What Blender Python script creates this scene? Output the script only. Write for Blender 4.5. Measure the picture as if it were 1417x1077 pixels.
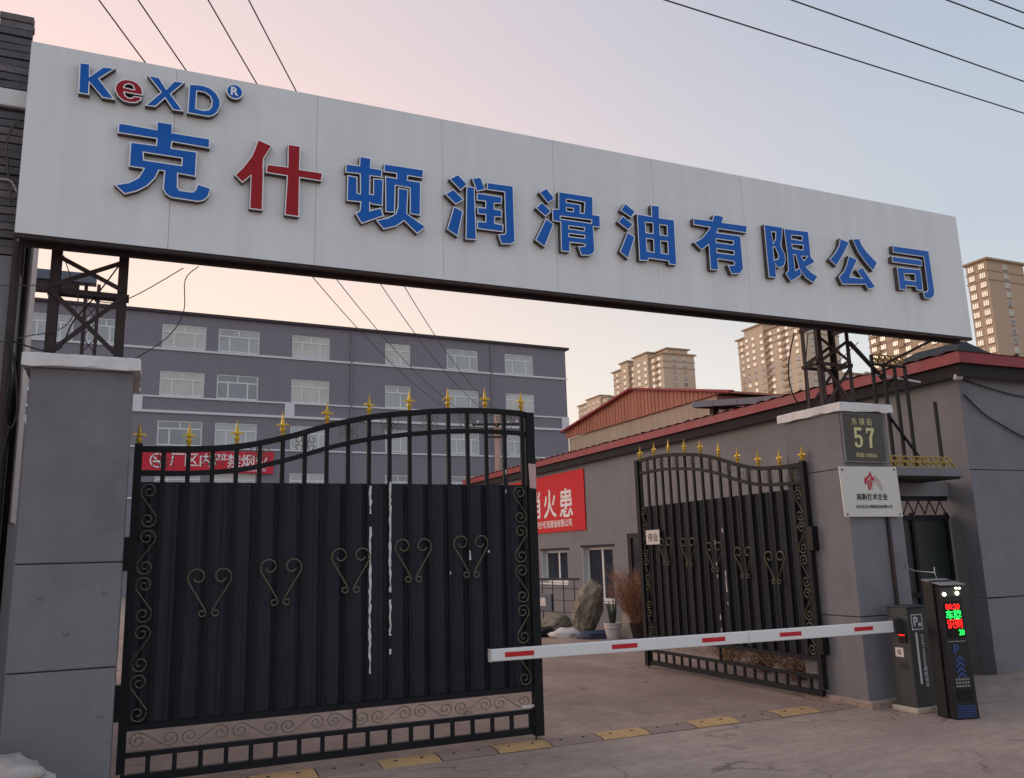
import bpy, bmesh, math, random
from mathutils import Vector, Matrix
from mathutils.geometry import tessellate_polygon

for _o in list(bpy.data.objects):
    bpy.data.objects.remove(_o, do_unlink=True)
SC = bpy.context.scene
COL = SC.collection
rnd = random.Random(57)
PI = math.pi

# ---------------------------------------------------------------- camera
YAW, PITCH, ROLL = 0.4198, 0.1954, -0.029
cam_data = bpy.data.cameras.new("Camera")
cam = bpy.data.objects.new("Camera", cam_data)
COL.objects.link(cam)
cam_data.sensor_width = 36.0
cam_data.lens = 1171.6156 / 1417.0 * 36.0
cam_data.clip_start = 0.05
cam_data.clip_end = 6000
_f = Vector((math.sin(YAW) * math.cos(PITCH), math.cos(YAW) * math.cos(PITCH), math.sin(PITCH)))
_r = Vector((math.cos(YAW), -math.sin(YAW), 0))
_u = _r.cross(_f)
_r2 = _r * math.cos(ROLL) + _u * math.sin(ROLL)
_u2 = _u * math.cos(ROLL) - _r * math.sin(ROLL)
cam.matrix_world = Matrix(((_r2.x, _u2.x, -_f.x, 0), (_r2.y, _u2.y, -_f.y, 0), (_r2.z, _u2.z, -_f.z, 1.6157), (0, 0, 0, 1)))
SC.camera = cam

# ---------------------------------------------------------------- world: clear dusk sky, sunset glow to the left
SUN_AZ = math.radians(-42)          # from +Y towards +X
SUN_EL = math.radians(4)
world = bpy.data.worlds.new("World")
SC.world = world
world.use_nodes = True
wn, wl = world.node_tree.nodes, world.node_tree.links
wn.clear()
w_out = wn.new("ShaderNodeOutputWorld")
w_bg = wn.new("ShaderNodeBackground")
w_bg.inputs[1].default_value = 1.08
wl.new(w_bg.outputs[0], w_out.inputs[0])
w_sky = wn.new("ShaderNodeTexSky")
w_sky.sky_type = 'NISHITA'
w_sky.sun_disc = False
w_sky.sun_elevation = SUN_EL
w_sky.sun_rotation = SUN_AZ
w_sky.air_density = 1.0
w_sky.dust_density = 2.0
w_skymul = wn.new("ShaderNodeVectorMath"); w_skymul.operation = 'SCALE'
w_skymul.inputs[3].default_value = 0.05
wl.new(w_sky.outputs[0], w_skymul.inputs[0])
w_tc = wn.new("ShaderNodeTexCoord")
w_sep = wn.new("ShaderNodeSeparateXYZ")
wl.new(w_tc.outputs['Generated'], w_sep.inputs[0])
w_dot = wn.new("ShaderNodeVectorMath"); w_dot.operation = 'DOT_PRODUCT'
w_dot.inputs[1].default_value = (math.sin(SUN_AZ), math.cos(SUN_AZ), 0)
wl.new(w_tc.outputs['Generated'], w_dot.inputs[0])
w_map = wn.new("ShaderNodeMapRange"); w_map.interpolation_type = 'SMOOTHSTEP'
w_map.inputs[1].default_value = -0.22
w_map.inputs[2].default_value = 0.92
wl.new(w_dot.outputs['Value'], w_map.inputs[0])


def lin(c):
    out = []
    for v in c:
        v = v / 255.0
        out.append(v / 12.92 if v <= 0.04045 else ((v + 0.055) / 1.055) ** 2.4)
    return tuple(out) + (1.0,)


def w_ramp(stops):
    r = wn.new("ShaderNodeValToRGB")
    r.color_ramp.interpolation = 'EASE'
    el = r.color_ramp.elements
    while len(el) < len(stops):
        el.new(0.5)
    for e, (p, c) in zip(el, stops):
        e.position = p
        e.color = lin(c)
    wl.new(w_sep.outputs['Z'], r.inputs[0])
    return r


w_warm = w_ramp([(0.0, (255, 224, 194)), (0.22, (255, 229, 208)), (0.42, (253, 219, 209)), (0.62, (236, 211, 207)), (1.0, (184, 190, 203))])
w_cool = w_ramp([(0.0, (226, 214, 206)), (0.14, (214, 219, 220)), (0.34, (183, 193, 204)), (0.6, (165, 179, 197)), (1.0, (176, 186, 202))])
w_mix = wn.new("ShaderNodeMix"); w_mix.data_type = 'RGBA'
wl.new(w_map.outputs[0], w_mix.inputs[0])
wl.new(w_cool.outputs[0], w_mix.inputs[6])
wl.new(w_warm.outputs[0], w_mix.inputs[7])
w_mix2 = wn.new("ShaderNodeMix"); w_mix2.data_type = 'RGBA'
w_mix2.inputs[0].default_value = 0.93
wl.new(w_skymul.outputs[0], w_mix2.inputs[6])
wl.new(w_mix.outputs[2], w_mix2.inputs[7])
wl.new(w_mix2.outputs[2], w_bg.inputs[0])

# ---------------------------------------------------------------- sun: weak afterglow, very soft
sun_data = bpy.data.lights.new("sun", 'SUN')
sun_data.energy = 0.6
sun_data.angle = math.radians(25)
sun_data.color = (1.0, 0.80, 0.66)
sun = bpy.data.objects.new("sun", sun_data)
COL.objects.link(sun)
_az, _el = SUN_AZ, math.radians(14)
_sd = Vector((math.sin(_az) * math.cos(_el), math.cos(_az) * math.cos(_el), math.sin(_el)))
sun.rotation_euler = (-_sd).to_track_quat('-Z', 'Y').to_euler()
sun.location = (-20, 4, 12)

SC.view_settings.view_transform = 'Standard'
SC.view_settings.look = 'None'
SC.view_settings.exposure = 0.18
SC.view_settings.gamma = 1.0
SC.view_settings.use_curve_mapping = False
SC.cycles.max_bounces = 6
SC.cycles.use_denoising = True

# ================================================================ helpers
def mat(name, col, rough=0.8, metal=0.0, var=0.0, vscale=3.0, bump=0.0, bscale=60.0, spec=0.5, streak=0.0, emit=None, stain=None, stain_amt=0.0, bstretch=None):
    m = bpy.data.materials.new(name)
    m.use_nodes = True
    n, l = m.node_tree.nodes, m.node_tree.links
    b = n["Principled BSDF"]
    c = lin(col)
    b.inputs['Base Color'].default_value = c
    b.inputs['Roughness'].default_value = rough
    b.inputs['Metallic'].default_value = metal
    b.inputs['Specular IOR Level'].default_value = spec
    if emit:
        b.inputs['Emission Color'].default_value = lin(emit[0])
        b.inputs['Emission Strength'].default_value = emit[1]
    src = None
    if var or bump or streak or stain_amt:
        tc = n.new("ShaderNodeTexCoord")
        geo = n.new("ShaderNodeNewGeometry")
        pos = geo.outputs['Position']
    if var:
        nz = n.new("ShaderNodeTexNoise")
        nz.inputs['Scale'].default_value = vscale
        nz.inputs['Detail'].default_value = 6
        nz.inputs['Roughness'].default_value = 0.65
        l.new(pos, nz.inputs['Vector'])
        mr = n.new("ShaderNodeMapRange")
        mr.inputs[1].default_value = 0.28
        mr.inputs[2].default_value = 0.72
        mr.inputs[3].default_value = 1 - var
        mr.inputs[4].default_value = 1 + var
        l.new(nz.outputs[0], mr.inputs[0])
        vm = n.new("ShaderNodeVectorMath"); vm.operation = 'SCALE'
        vm.inputs[0].default_value = c[:3]
        l.new(mr.outputs[0], vm.inputs[3])
        src = vm.outputs[0]
        # roughness follows the wear a little
        mr2 = n.new("ShaderNodeMapRange")
        mr2.inputs[3].default_value = max(0.02, rough - 0.12)
        mr2.inputs[4].default_value = min(1.0, rough + 0.12)
        l.new(nz.outputs[0], mr2.inputs[0])
        l.new(mr2.outputs[0], b.inputs['Roughness'])
    if streak:
        mp = n.new("ShaderNodeMapping")
        mp.inputs['Scale'].default_value = (4.5, 4.5, 0.35)
        l.new(pos, mp.inputs[0])
        ns = n.new("ShaderNodeTexNoise")
        ns.inputs['Scale'].default_value = 1.6
        ns.inputs['Detail'].default_value = 5
        l.new(mp.outputs[0], ns.inputs['Vector'])
        ms = n.new("ShaderNodeMapRange")
        ms.inputs[1].default_value = 0.35
        ms.inputs[2].default_value = 0.7
        ms.inputs[3].default_value = 1 + streak * 0.5
        ms.inputs[4].default_value = 1 - streak
        l.new(ns.outputs[0], ms.inputs[0])
        vs = n.new("ShaderNodeVectorMath"); vs.operation = 'SCALE'
        if src:
            l.new(src, vs.inputs[0])
        else:
            vs.inputs[0].default_value = c[:3]
        l.new(ms.outputs[0], vs.inputs[3])
        src = vs.outputs[0]
    if stain_amt:
        n3 = n.new("ShaderNodeTexNoise")
        n3.inputs['Scale'].default_value = 1.1
        n3.inputs['Detail'].default_value = 8
        n3.inputs['Roughness'].default_value = 0.7
        l.new(pos, n3.inputs['Vector'])
        m3 = n.new("ShaderNodeMapRange")
        m3.inputs[1].default_value = 0.52
        m3.inputs[2].default_value = 0.7
        m3.inputs[3].default_value = 0
        m3.inputs[4].default_value = stain_amt
        l.new(n3.outputs[0], m3.inputs[0])
        mx = n.new("ShaderNodeMix"); mx.data_type = 'RGBA'
        l.new(m3.outputs[0], mx.inputs[0])
        if src:
            l.new(src, mx.inputs[6])
        else:
            mx.inputs[6].default_value = c
        mx.inputs[7].default_value = lin(stain)
        src = mx.outputs[2]
    if src:
        l.new(src, b.inputs['Base Color'])
    if bump:
        nb = n.new("ShaderNodeTexNoise")
        nb.inputs['Scale'].default_value = bscale
        nb.inputs['Detail'].default_value = 5
        if bstretch:
            mb_ = n.new("ShaderNodeMapping"); mb_.inputs['Scale'].default_value = bstretch
            l.new(pos, mb_.inputs[0]); l.new(mb_.outputs[0], nb.inputs['Vector'])
        else:
            l.new(pos, nb.inputs['Vector'])
        bp = n.new("ShaderNodeBump")
        bp.inputs['Strength'].default_value = bump
        bp.inputs['Distance'].default_value = 0.01
        l.new(nb.outputs[0], bp.inputs['Height'])
        l.new(bp.outputs[0], b.inputs['Normal'])
    return m


class MB:
    """collects boxes, bars, tubes and polygons; build() links them as ONE mesh object"""
    def __init__(s):
        s.v, s.f, s.m = [], [], []

    def quadbox(s, p, mi=0):
        o = len(s.v)
        s.v += [tuple(q) for q in p]
        for a in ((0, 3, 2, 1), (4, 5, 6, 7), (0, 1, 5, 4), (1, 2, 6, 5), (2, 3, 7, 6), (3, 0, 4, 7)):
            s.f.append(tuple(o + k for k in a)); s.m.append(mi)
        return s

    def box(s, x0, x1, y0, y1, z0, z1, mi=0):
        return s.quadbox([(x0, y0, z0), (x1, y0, z0), (x1, y1, z0), (x0, y1, z0), (x0, y0, z1), (x1, y0, z1), (x1, y1, z1), (x0, y1, z1)], mi)

    def bar(s, p, q, w, h=None, up=(0, 0, 1), mi=0):
        p, q = Vector(p), Vector(q)
        h = w if h is None else h
        d = (q - p).normalized()
        upv = Vector(up)
        if abs(d.dot(upv)) > 0.98:
            upv = Vector((0, 1, 0))
        a = d.cross(upv).normalized() * w / 2
        b = a.normalized().cross(d).normalized() * h / 2
        return s.quadbox([p - a - b, p + a - b, p + a + b, p - a + b, q - a - b, q + a - b, q + a + b, q - a + b], mi)

    def tube(s, pts, r, n=4, mi=0):
        pts = [Vector(p) for p in pts]
        o = len(s.v)
        up = Vector((0.13, 0.29, 0.95)).normalized()
        for i, p in enumerate(pts):
            a = pts[max(0, i - 1)]; b = pts[min(len(pts) - 1, i + 1)]
            d = (b - a)
            if d.length < 1e-9:
                d = Vector((0, 0, 1))
            d.normalize()
            e = d.cross(up)
            if e.length < 0.05:
                e = d.cross(Vector((1, 0, 0)))
            e.normalize(); g = e.cross(d)
            rr = r[i] if isinstance(r, (list, tuple)) else r
            for k in range(n):
                t = 2 * PI * k / n + PI / n
                s.v.append(tuple(p + e * math.cos(t) * rr + g * math.sin(t) * rr))
        for i in range(len(pts) - 1):
            for k in range(n):
                s.f.append((o + i * n + k, o + i * n + (k + 1) % n, o + (i + 1) * n + (k + 1) % n, o + (i + 1) * n + k)); s.m.append(mi)
        s.f.append(tuple(o + k for k in range(n))[::-1]); s.m.append(mi)
        e0 = o + (len(pts) - 1) * n
        s.f.append(tuple(e0 + k for k in range(n))); s.m.append(mi)
        return s

    def lathe(s, prof, n=10, c=(0, 0, 0), mi=0):
        o = len(s.v)
        for r, z in prof:
            for k in range(n):
                t = 2 * PI * k / n
                s.v.append((c[0] + r * math.cos(t), c[1] + r * math.sin(t), c[2] + z))
        for i in range(len(prof) - 1):
            for k in range(n):
                s.f.append((o + i * n + k, o + i * n + (k + 1) % n, o + (i + 1) * n + (k + 1) % n, o + (i + 1) * n + k)); s.m.append(mi)
        s.f.append(tuple(o + k for k in range(n))[::-1]); s.m.append(mi)
        e0 = o + (len(prof) - 1) * n
        s.f.append(tuple(e0 + k for k in range(n))); s.m.append(mi)
        return s

    def prism(s, poly, fn, mi=0):
        """poly: 2-D outline, fn(a, b, t) -> 3-D point for t = 0 (front) and 1 (back)"""
        o = len(s.v); n = len(poly)
        for t in (0, 1):
            for a, b in poly:
                s.v.append(tuple(fn(a, b, t)))
        for tri in tessellate_polygon([[Vector((a, b, 0)) for a, b in poly]]):
            s.f.append(tuple(o + k for k in tri)); s.m.append(mi)
            s.f.append(tuple(o + n + k for k in tri[::-1])); s.m.append(mi)
        for k in range(n):
            s.f.append((o + k, o + (k + 1) % n, o + n + (k + 1) % n, o + n + k)); s.m.append(mi)
        return s

    def mesh(s, name, mats):
        me = bpy.data.meshes.new(name)
        me.from_pydata(s.v, [], s.f)
        for m_ in (mats if isinstance(mats, (list, tuple)) else [mats]):
            me.materials.append(m_)
        me.polygons.foreach_set('material_index', s.m)
        bm = bmesh.new(); bm.from_mesh(me)
        bmesh.ops.recalc_face_normals(bm, faces=bm.faces)
        bm.to_mesh(me); bm.free()
        me.update()
        return me

    def build(s, name, mats, parent=None, smooth=False, bevel=0):
        return put(name, s.mesh(name, mats), parent, smooth=smooth, bevel=bevel)


def put(name, me, parent=None, loc=None, rot=None, smooth=False, bevel=0, scale=None):
    """link mesh data; vertices (and loc) are given in world space even under a parent"""
    o = bpy.data.objects.new(name, me)
    COL.objects.link(o)
    if loc is not None: o.location = loc
    if rot is not None: o.rotation_euler = rot
    if scale is not None: o.scale = scale
    if parent is not None:
        o.parent = parent
        o.matrix_parent_inverse = PINV.get(parent.name, Matrix.Identity(4))
    PINV[o.name] = LOCM(o).inverted()
    if smooth:
        for p in me.polygons: p.use_smooth = True
    if bevel:
        b = o.modifiers.new("Bevel", 'BEVEL'); b.width = bevel; b.segments = 2; b.limit_method = 'ANGLE'
    return o


PINV = {}


def LOCM(o):
    return Matrix.LocRotScale(o.location, o.rotation_euler, o.scale)


def thing(name, label, cat, loc=(0, 0, 0), group=None, rz=0.0):
    o = bpy.data.objects.new(name, None)
    COL.objects.link(o)
    o.location = loc
    o.rotation_euler = (0, 0, rz)
    o.empty_display_size = 0.2
    PINV[o.name] = LOCM(o).inverted()
    return tag(o, label, cat, group)


def tag(o, label, cat, group=None):
    o["label"] = label; o["category"] = cat
    if group: o["group"] = group
    return o


def struct(o):
    o["kind"] = "structure"
    return o


TEXT_CACHE = {}


def text_mesh(s, size, offset=0.0, extrude=0.001, align='CENTER', width=None):
    """lettering as a mesh in its own XY plane, centred on its bounding box"""
    cu = bpy.data.curves.new("lettering", 'FONT')
    cu.body = s; cu.size = size; cu.offset = offset; cu.extrude = extrude
    cu.resolution_u = 3
    ob = bpy.data.objects.new("lettering_source", cu)
    COL.objects.link(ob)
    bpy.context.view_layer.update()
    me = bpy.data.meshes.new_from_object(ob.evaluated_get(bpy.context.evaluated_depsgraph_get()))
    bpy.data.objects.remove(ob, do_unlink=True)
    if len(me.vertices):
        xs = [v.co.x for v in me.vertices]; ys = [v.co.y for v in me.vertices]
        cx, cy = (min(xs) + max(xs)) / 2, (min(ys) + max(ys)) / 2
        k = 1.0 if not width else width / (max(xs) - min(xs))
        for v in me.vertices:
            v.co.x = (v.co.x - cx) * k; v.co.y -= cy
    me.name = "lettering"
    return me


ROT_FRONT = (PI / 2, 0, 0)                      # text facing -Y
ROT_SIDE = Matrix(((0, 0, -1), (-1, 0, 0), (0, 1, 0))).to_euler()   # text facing -X, reading towards -Y


def lettering(name, s, size, m, parent, loc, rot, offset=0.0, width=None):
    me = text_mesh(s, size, offset, width=width)
    me.materials.clear(); me.materials.append(m)
    return put(name, me, parent, loc=loc, rot=rot)


def offset_loop(loop, d):
    """mitred offset of a closed loop; positive d moves to the left of travel"""
    n = len(loop); out = []
    for i in range(n):
        a, b, c = Vector(loop[i - 1]), Vector(loop[i]), Vector(loop[(i + 1) % n])
        d1 = (b - a); d2 = (c - b)
        if d1.length < 1e-6 or d2.length < 1e-6:
            out.append(tuple(b)); continue
        d1.normalize(); d2.normalize()
        n1 = Vector((-d1.y, d1.x)); n2 = Vector((-d2.y, d2.x))
        m = n1 + n2
        if m.length < 0.2:
            out.append(tuple(b + n1 * d)); continue
        m.normalize()
        k = d / max(0.45, m.dot(n1))
        out.append(tuple(b + m * k))
    return out


def area(loop):
    return 0.5 * sum(loop[i - 1][0] * loop[i][1] - loop[i][0] * loop[i - 1][1] for i in range(len(loop)))


def loops_extrude(mb, loops, y0, y1, mi_front, mi_side):
    """outline with holes in the XZ plane, front at y0, back at y1"""
    flat = [p for lp in loops for p in lp]
    o = len(mb.v); n = len(flat)
    for y in (y0, y1):
        for a, b in flat: mb.v.append((a, y, b))
    for tri in tessellate_polygon([[Vector((a, b, 0)) for a, b in lp] for lp in loops]):
        mb.f.append(tuple(o + k for k in tri)); mb.m.append(mi_front)
    k0 = 0
    for lp in loops:
        m_ = len(lp)
        for k in range(m_):
            a, b = o + k0 + k, o + k0 + (k + 1) % m_
            mb.f.append((a, b, b + n, a + n)); mb.m.append(mi_side)
        k0 += m_


def catenary(a, b, sag, n=24):
    a, b = Vector(a), Vector(b)
    out = []
    for i in range(n + 1):
        t = i / n
        p = a.lerp(b, t); p.z -= 4 * sag * t * (1 - t)
        out.append(p)
    return out
GLYPHS = {
 'K': ('b', [[[[-0.56,5.352],[-0.486,5.358],[-0.483,5.258],[-0.401,5.353],[-0.312,5.357],[-0.418,5.247],[-0.302,5.096],[-0.39,5.095],[-0.482,5.199],[-0.478,5.1],[-0.554,5.1]]]]),
 'e': ('r', [[[[-0.112,5.171],[-0.241,5.171],[-0.234,5.15],[-0.211,5.133],[-0.19,5.137],[-0.172,5.157],[-0.114,5.157],[-0.125,5.127],[-0.158,5.1],[-0.2,5.092],[-0.248,5.098],[-0.287,5.129],[-0.308,5.171],[-0.311,5.206],[-0.298,5.241],[-0.274,5.268],[-0.237,5.284],[-0.194,5.285],[-0.152,5.269],[-0.122,5.237],[-0.112,5.203]],[[-0.245,5.214],[-0.238,5.234],[-0.215,5.247],[-0.189,5.24],[-0.177,5.212],[-0.19,5.209]]]]),
 'X': ('b', [[[[-0.091,5.35],[-0.005,5.35],[0.05,5.267],[0.102,5.344],[0.184,5.349],[0.087,5.226],[0.184,5.097],[0.104,5.094],[0.045,5.179],[-0.019,5.095],[-0.095,5.092],[0.01,5.228]]]]),
 'D': ('b', [[[[0.212,5.339],[0.27,5.35],[0.325,5.351],[0.376,5.339],[0.423,5.302],[0.453,5.249],[0.454,5.196],[0.434,5.139],[0.403,5.104],[0.363,5.088],[0.209,5.089]],[[0.275,5.289],[0.327,5.291],[0.369,5.268],[0.385,5.23],[0.382,5.181],[0.365,5.152],[0.324,5.138],[0.274,5.144]]]]),
 'ke': ('b', [[[[-0.271,4.911],[-0.239,4.917],[-0.006,4.911],[-0.007,4.979],[0.112,4.98],[0.113,4.906],[0.387,4.906],[0.388,4.821],[0.115,4.827],[0.111,4.777],[0.297,4.779],[0.295,4.567],[0.167,4.573],[0.17,4.465],[0.185,4.442],[0.273,4.443],[0.294,4.462],[0.308,4.515],[0.411,4.492],[0.394,4.42],[0.364,4.383],[0.32,4.365],[0.126,4.369],[0.082,4.394],[0.063,4.433],[0.064,4.508],[0.067,4.576],[0.033,4.577],[0.009,4.51],[-0.042,4.438],[-0.112,4.385],[-0.196,4.347],[-0.272,4.415],[-0.175,4.448],[-0.112,4.497],[-0.079,4.573],[-0.18,4.574],[-0.181,4.776],[-0.001,4.781],[-0.001,4.832],[-0.271,4.831]],[[-0.083,4.704],[0.186,4.703],[0.185,4.647],[-0.077,4.648]]]]),
 'shi': ('r', [[[[0.745,4.968],[0.862,4.932],[0.799,4.803],[0.797,4.732],[0.802,4.68],[0.802,4.364],[0.698,4.364],[0.701,4.641],[0.64,4.572],[0.578,4.632],[0.635,4.704],[0.699,4.812],[0.723,4.885]]],[[[0.982,4.969],[1.087,4.969],[1.085,4.765],[1.272,4.765],[1.262,4.687],[1.087,4.689],[1.087,4.349],[0.97,4.351],[0.981,4.687],[0.813,4.689],[0.822,4.766],[0.983,4.771]]]]),
 'dun': ('b', [[[[1.576,4.967],[1.677,4.964],[1.674,4.878],[1.776,4.879],[1.768,4.803],[1.67,4.801],[1.667,4.64],[1.693,4.641],[1.693,4.786],[1.784,4.789],[1.776,4.547],[1.694,4.547],[1.669,4.557],[1.669,4.493],[1.761,4.533],[1.788,4.459],[1.598,4.363],[1.541,4.447],[1.579,4.479],[1.585,4.552],[1.47,4.548],[1.474,4.778],[1.559,4.776],[1.56,4.632],[1.582,4.631],[1.579,4.803],[1.455,4.798],[1.46,4.877],[1.573,4.881]]],[[[1.786,4.935],[2.143,4.939],[2.136,4.855],[2.001,4.857],[1.997,4.82],[2.116,4.819],[2.11,4.507],[2.013,4.511],[2.014,4.746],[1.89,4.749],[1.882,4.5],[1.799,4.498],[1.796,4.821],[1.894,4.819],[1.896,4.859],[1.783,4.857]]],[[[1.91,4.736],[2.002,4.732],[1.99,4.512],[2.16,4.413],[2.078,4.338],[1.962,4.438],[1.894,4.38],[1.784,4.338],[1.717,4.414],[1.818,4.448],[1.886,4.495],[1.905,4.555]]]]),
 'run': ('b', [[[[2.458,4.95],[2.548,4.866],[2.48,4.794],[2.376,4.891]]],[[[2.412,4.804],[2.512,4.714],[2.432,4.656],[2.333,4.741]]],[[[2.413,4.642],[2.503,4.607],[2.448,4.36],[2.347,4.417]]],[[[2.536,4.849],[2.614,4.85],[2.623,4.353],[2.518,4.347]]],[[[2.589,4.932],[2.675,4.958],[2.722,4.842],[2.633,4.81]]],[[[2.734,4.917],[2.993,4.923],[2.996,4.386],[2.955,4.356],[2.857,4.345],[2.829,4.436],[2.891,4.445],[2.902,4.465],[2.901,4.846],[2.729,4.843]]],[[[2.634,4.801],[2.88,4.8],[2.872,4.73],[2.803,4.723],[2.801,4.673],[2.877,4.67],[2.872,4.599],[2.804,4.595],[2.802,4.537],[2.886,4.533],[2.878,4.461],[2.63,4.46],[2.63,4.53],[2.71,4.538],[2.711,4.603],[2.637,4.597],[2.635,4.664],[2.713,4.671],[2.714,4.729],[2.631,4.726]]]]),
 'hua': ('b', [[[[3.33,4.956],[3.414,4.862],[3.339,4.803],[3.252,4.902]]],[[[3.276,4.811],[3.374,4.731],[3.31,4.669],[3.211,4.743]]],[[[3.312,4.654],[3.395,4.613],[3.29,4.371],[3.195,4.429]]],[[[3.453,4.941],[3.821,4.944],[3.813,4.764],[3.889,4.763],[3.885,4.642],[3.81,4.638],[3.814,4.399],[3.791,4.366],[3.749,4.345],[3.663,4.339],[3.635,4.426],[3.701,4.434],[3.709,4.447],[3.702,4.453],[3.555,4.45],[3.547,4.354],[3.455,4.354],[3.46,4.637],[3.378,4.637],[3.381,4.759],[3.445,4.766]],[[3.539,4.874],[3.725,4.871],[3.713,4.765],[3.68,4.76],[3.68,4.845],[3.534,4.846]],[[3.533,4.789],[3.6,4.791],[3.597,4.763],[3.532,4.763]],[[3.465,4.695],[3.791,4.703],[3.787,4.675],[3.464,4.672]],[[3.549,4.611],[3.71,4.614],[3.704,4.588],[3.55,4.587]],[[3.547,4.535],[3.71,4.539],[3.705,4.514],[3.546,4.511]]]]),
 'you1': ('b', [[[[4.173,4.932],[4.288,4.861],[4.232,4.79],[4.113,4.85]]],[[[4.138,4.8],[4.255,4.726],[4.191,4.655],[4.078,4.727]]],[[[4.182,4.638],[4.265,4.598],[4.173,4.363],[4.082,4.428]]],[[[4.3,4.841],[4.467,4.841],[4.467,4.957],[4.566,4.964],[4.561,4.838],[4.734,4.841],[4.726,4.367],[4.631,4.364],[4.631,4.396],[4.408,4.398],[4.394,4.371],[4.297,4.363]],[[4.393,4.762],[4.474,4.768],[4.471,4.665],[4.394,4.661]],[[4.558,4.761],[4.639,4.763],[4.634,4.662],[4.556,4.662]],[[4.394,4.597],[4.47,4.599],[4.467,4.47],[4.393,4.474]],[[4.557,4.593],[4.633,4.596],[4.631,4.472],[4.556,4.474]]]]),
 'you2': ('b', [[[[4.963,4.89],[5.198,4.898],[5.216,4.96],[5.275,4.97],[5.349,4.959],[5.322,4.897],[5.638,4.904],[5.623,4.818],[5.269,4.817],[5.245,4.776],[5.54,4.781],[5.542,4.42],[5.494,4.364],[5.383,4.348],[5.342,4.443],[5.418,4.45],[5.433,4.472],[5.422,4.488],[5.23,4.49],[5.228,4.37],[5.125,4.365],[5.128,4.627],[5.036,4.559],[4.95,4.632],[5.052,4.695],[5.125,4.776],[5.157,4.816],[4.961,4.818]],[[5.23,4.704],[5.441,4.706],[5.431,4.671],[5.224,4.669]],[[5.228,4.598],[5.439,4.598],[5.429,4.563],[5.225,4.561]]]]),
 'xian': ('b', [[[[5.858,4.948],[6.108,4.953],[6.091,4.845],[6.061,4.741],[6.106,4.646],[6.107,4.579],[6.08,4.517],[6.014,4.484],[5.975,4.494],[5.962,4.533],[5.962,4.372],[5.86,4.368]],[[5.952,4.875],[6.005,4.879],[5.992,4.803],[5.96,4.754]],[[5.955,4.709],[5.978,4.712],[6.016,4.62],[6.004,4.589],[5.953,4.57]]],[[[6.122,4.941],[6.46,4.951],[6.46,4.663],[6.515,4.609],[6.383,4.537],[6.44,4.492],[6.532,4.453],[6.456,4.367],[6.357,4.415],[6.298,4.494],[6.305,4.439],[6.15,4.352],[6.088,4.433],[6.126,4.475],[6.134,4.657]],[[6.221,4.874],[6.366,4.88],[6.353,4.834],[6.216,4.836]],[[6.213,4.771],[6.365,4.779],[6.354,4.729],[6.218,4.731]],[[6.223,4.659],[6.248,4.656],[6.278,4.516],[6.225,4.489]],[[6.331,4.651],[6.406,4.66],[6.353,4.609]]]]),
 'gong': ('b', [[[[6.904,4.932],[7.037,4.901],[6.935,4.755],[6.808,4.595],[6.713,4.664],[6.808,4.753],[6.875,4.843]]],[[[7.082,4.945],[7.189,4.969],[7.214,4.9],[7.274,4.828],[7.423,4.708],[7.341,4.602],[7.237,4.696],[7.148,4.802]]],[[[7.002,4.743],[7.131,4.714],[7.05,4.599],[6.989,4.498],[7.161,4.503],[7.091,4.584],[7.185,4.635],[7.353,4.415],[7.238,4.376],[7.203,4.433],[6.865,4.397],[6.822,4.479],[6.908,4.556],[6.962,4.643]]]]),
 'si': ('b', [[[[7.686,4.946],[8.259,4.956],[8.269,4.453],[8.245,4.4],[8.191,4.366],[8.095,4.364],[8.074,4.44],[8.138,4.45],[8.163,4.475],[8.161,4.863],[8.142,4.867],[7.682,4.863]]],[[[7.657,4.817],[8.125,4.826],[8.122,4.749],[7.65,4.744]]],[[[7.712,4.698],[8.067,4.706],[8.089,4.694],[8.085,4.456],[7.985,4.447],[7.973,4.491],[7.822,4.482],[7.823,4.436],[7.715,4.428]],[[7.817,4.624],[7.979,4.639],[7.98,4.56],[7.82,4.557]]]]),
}
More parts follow.
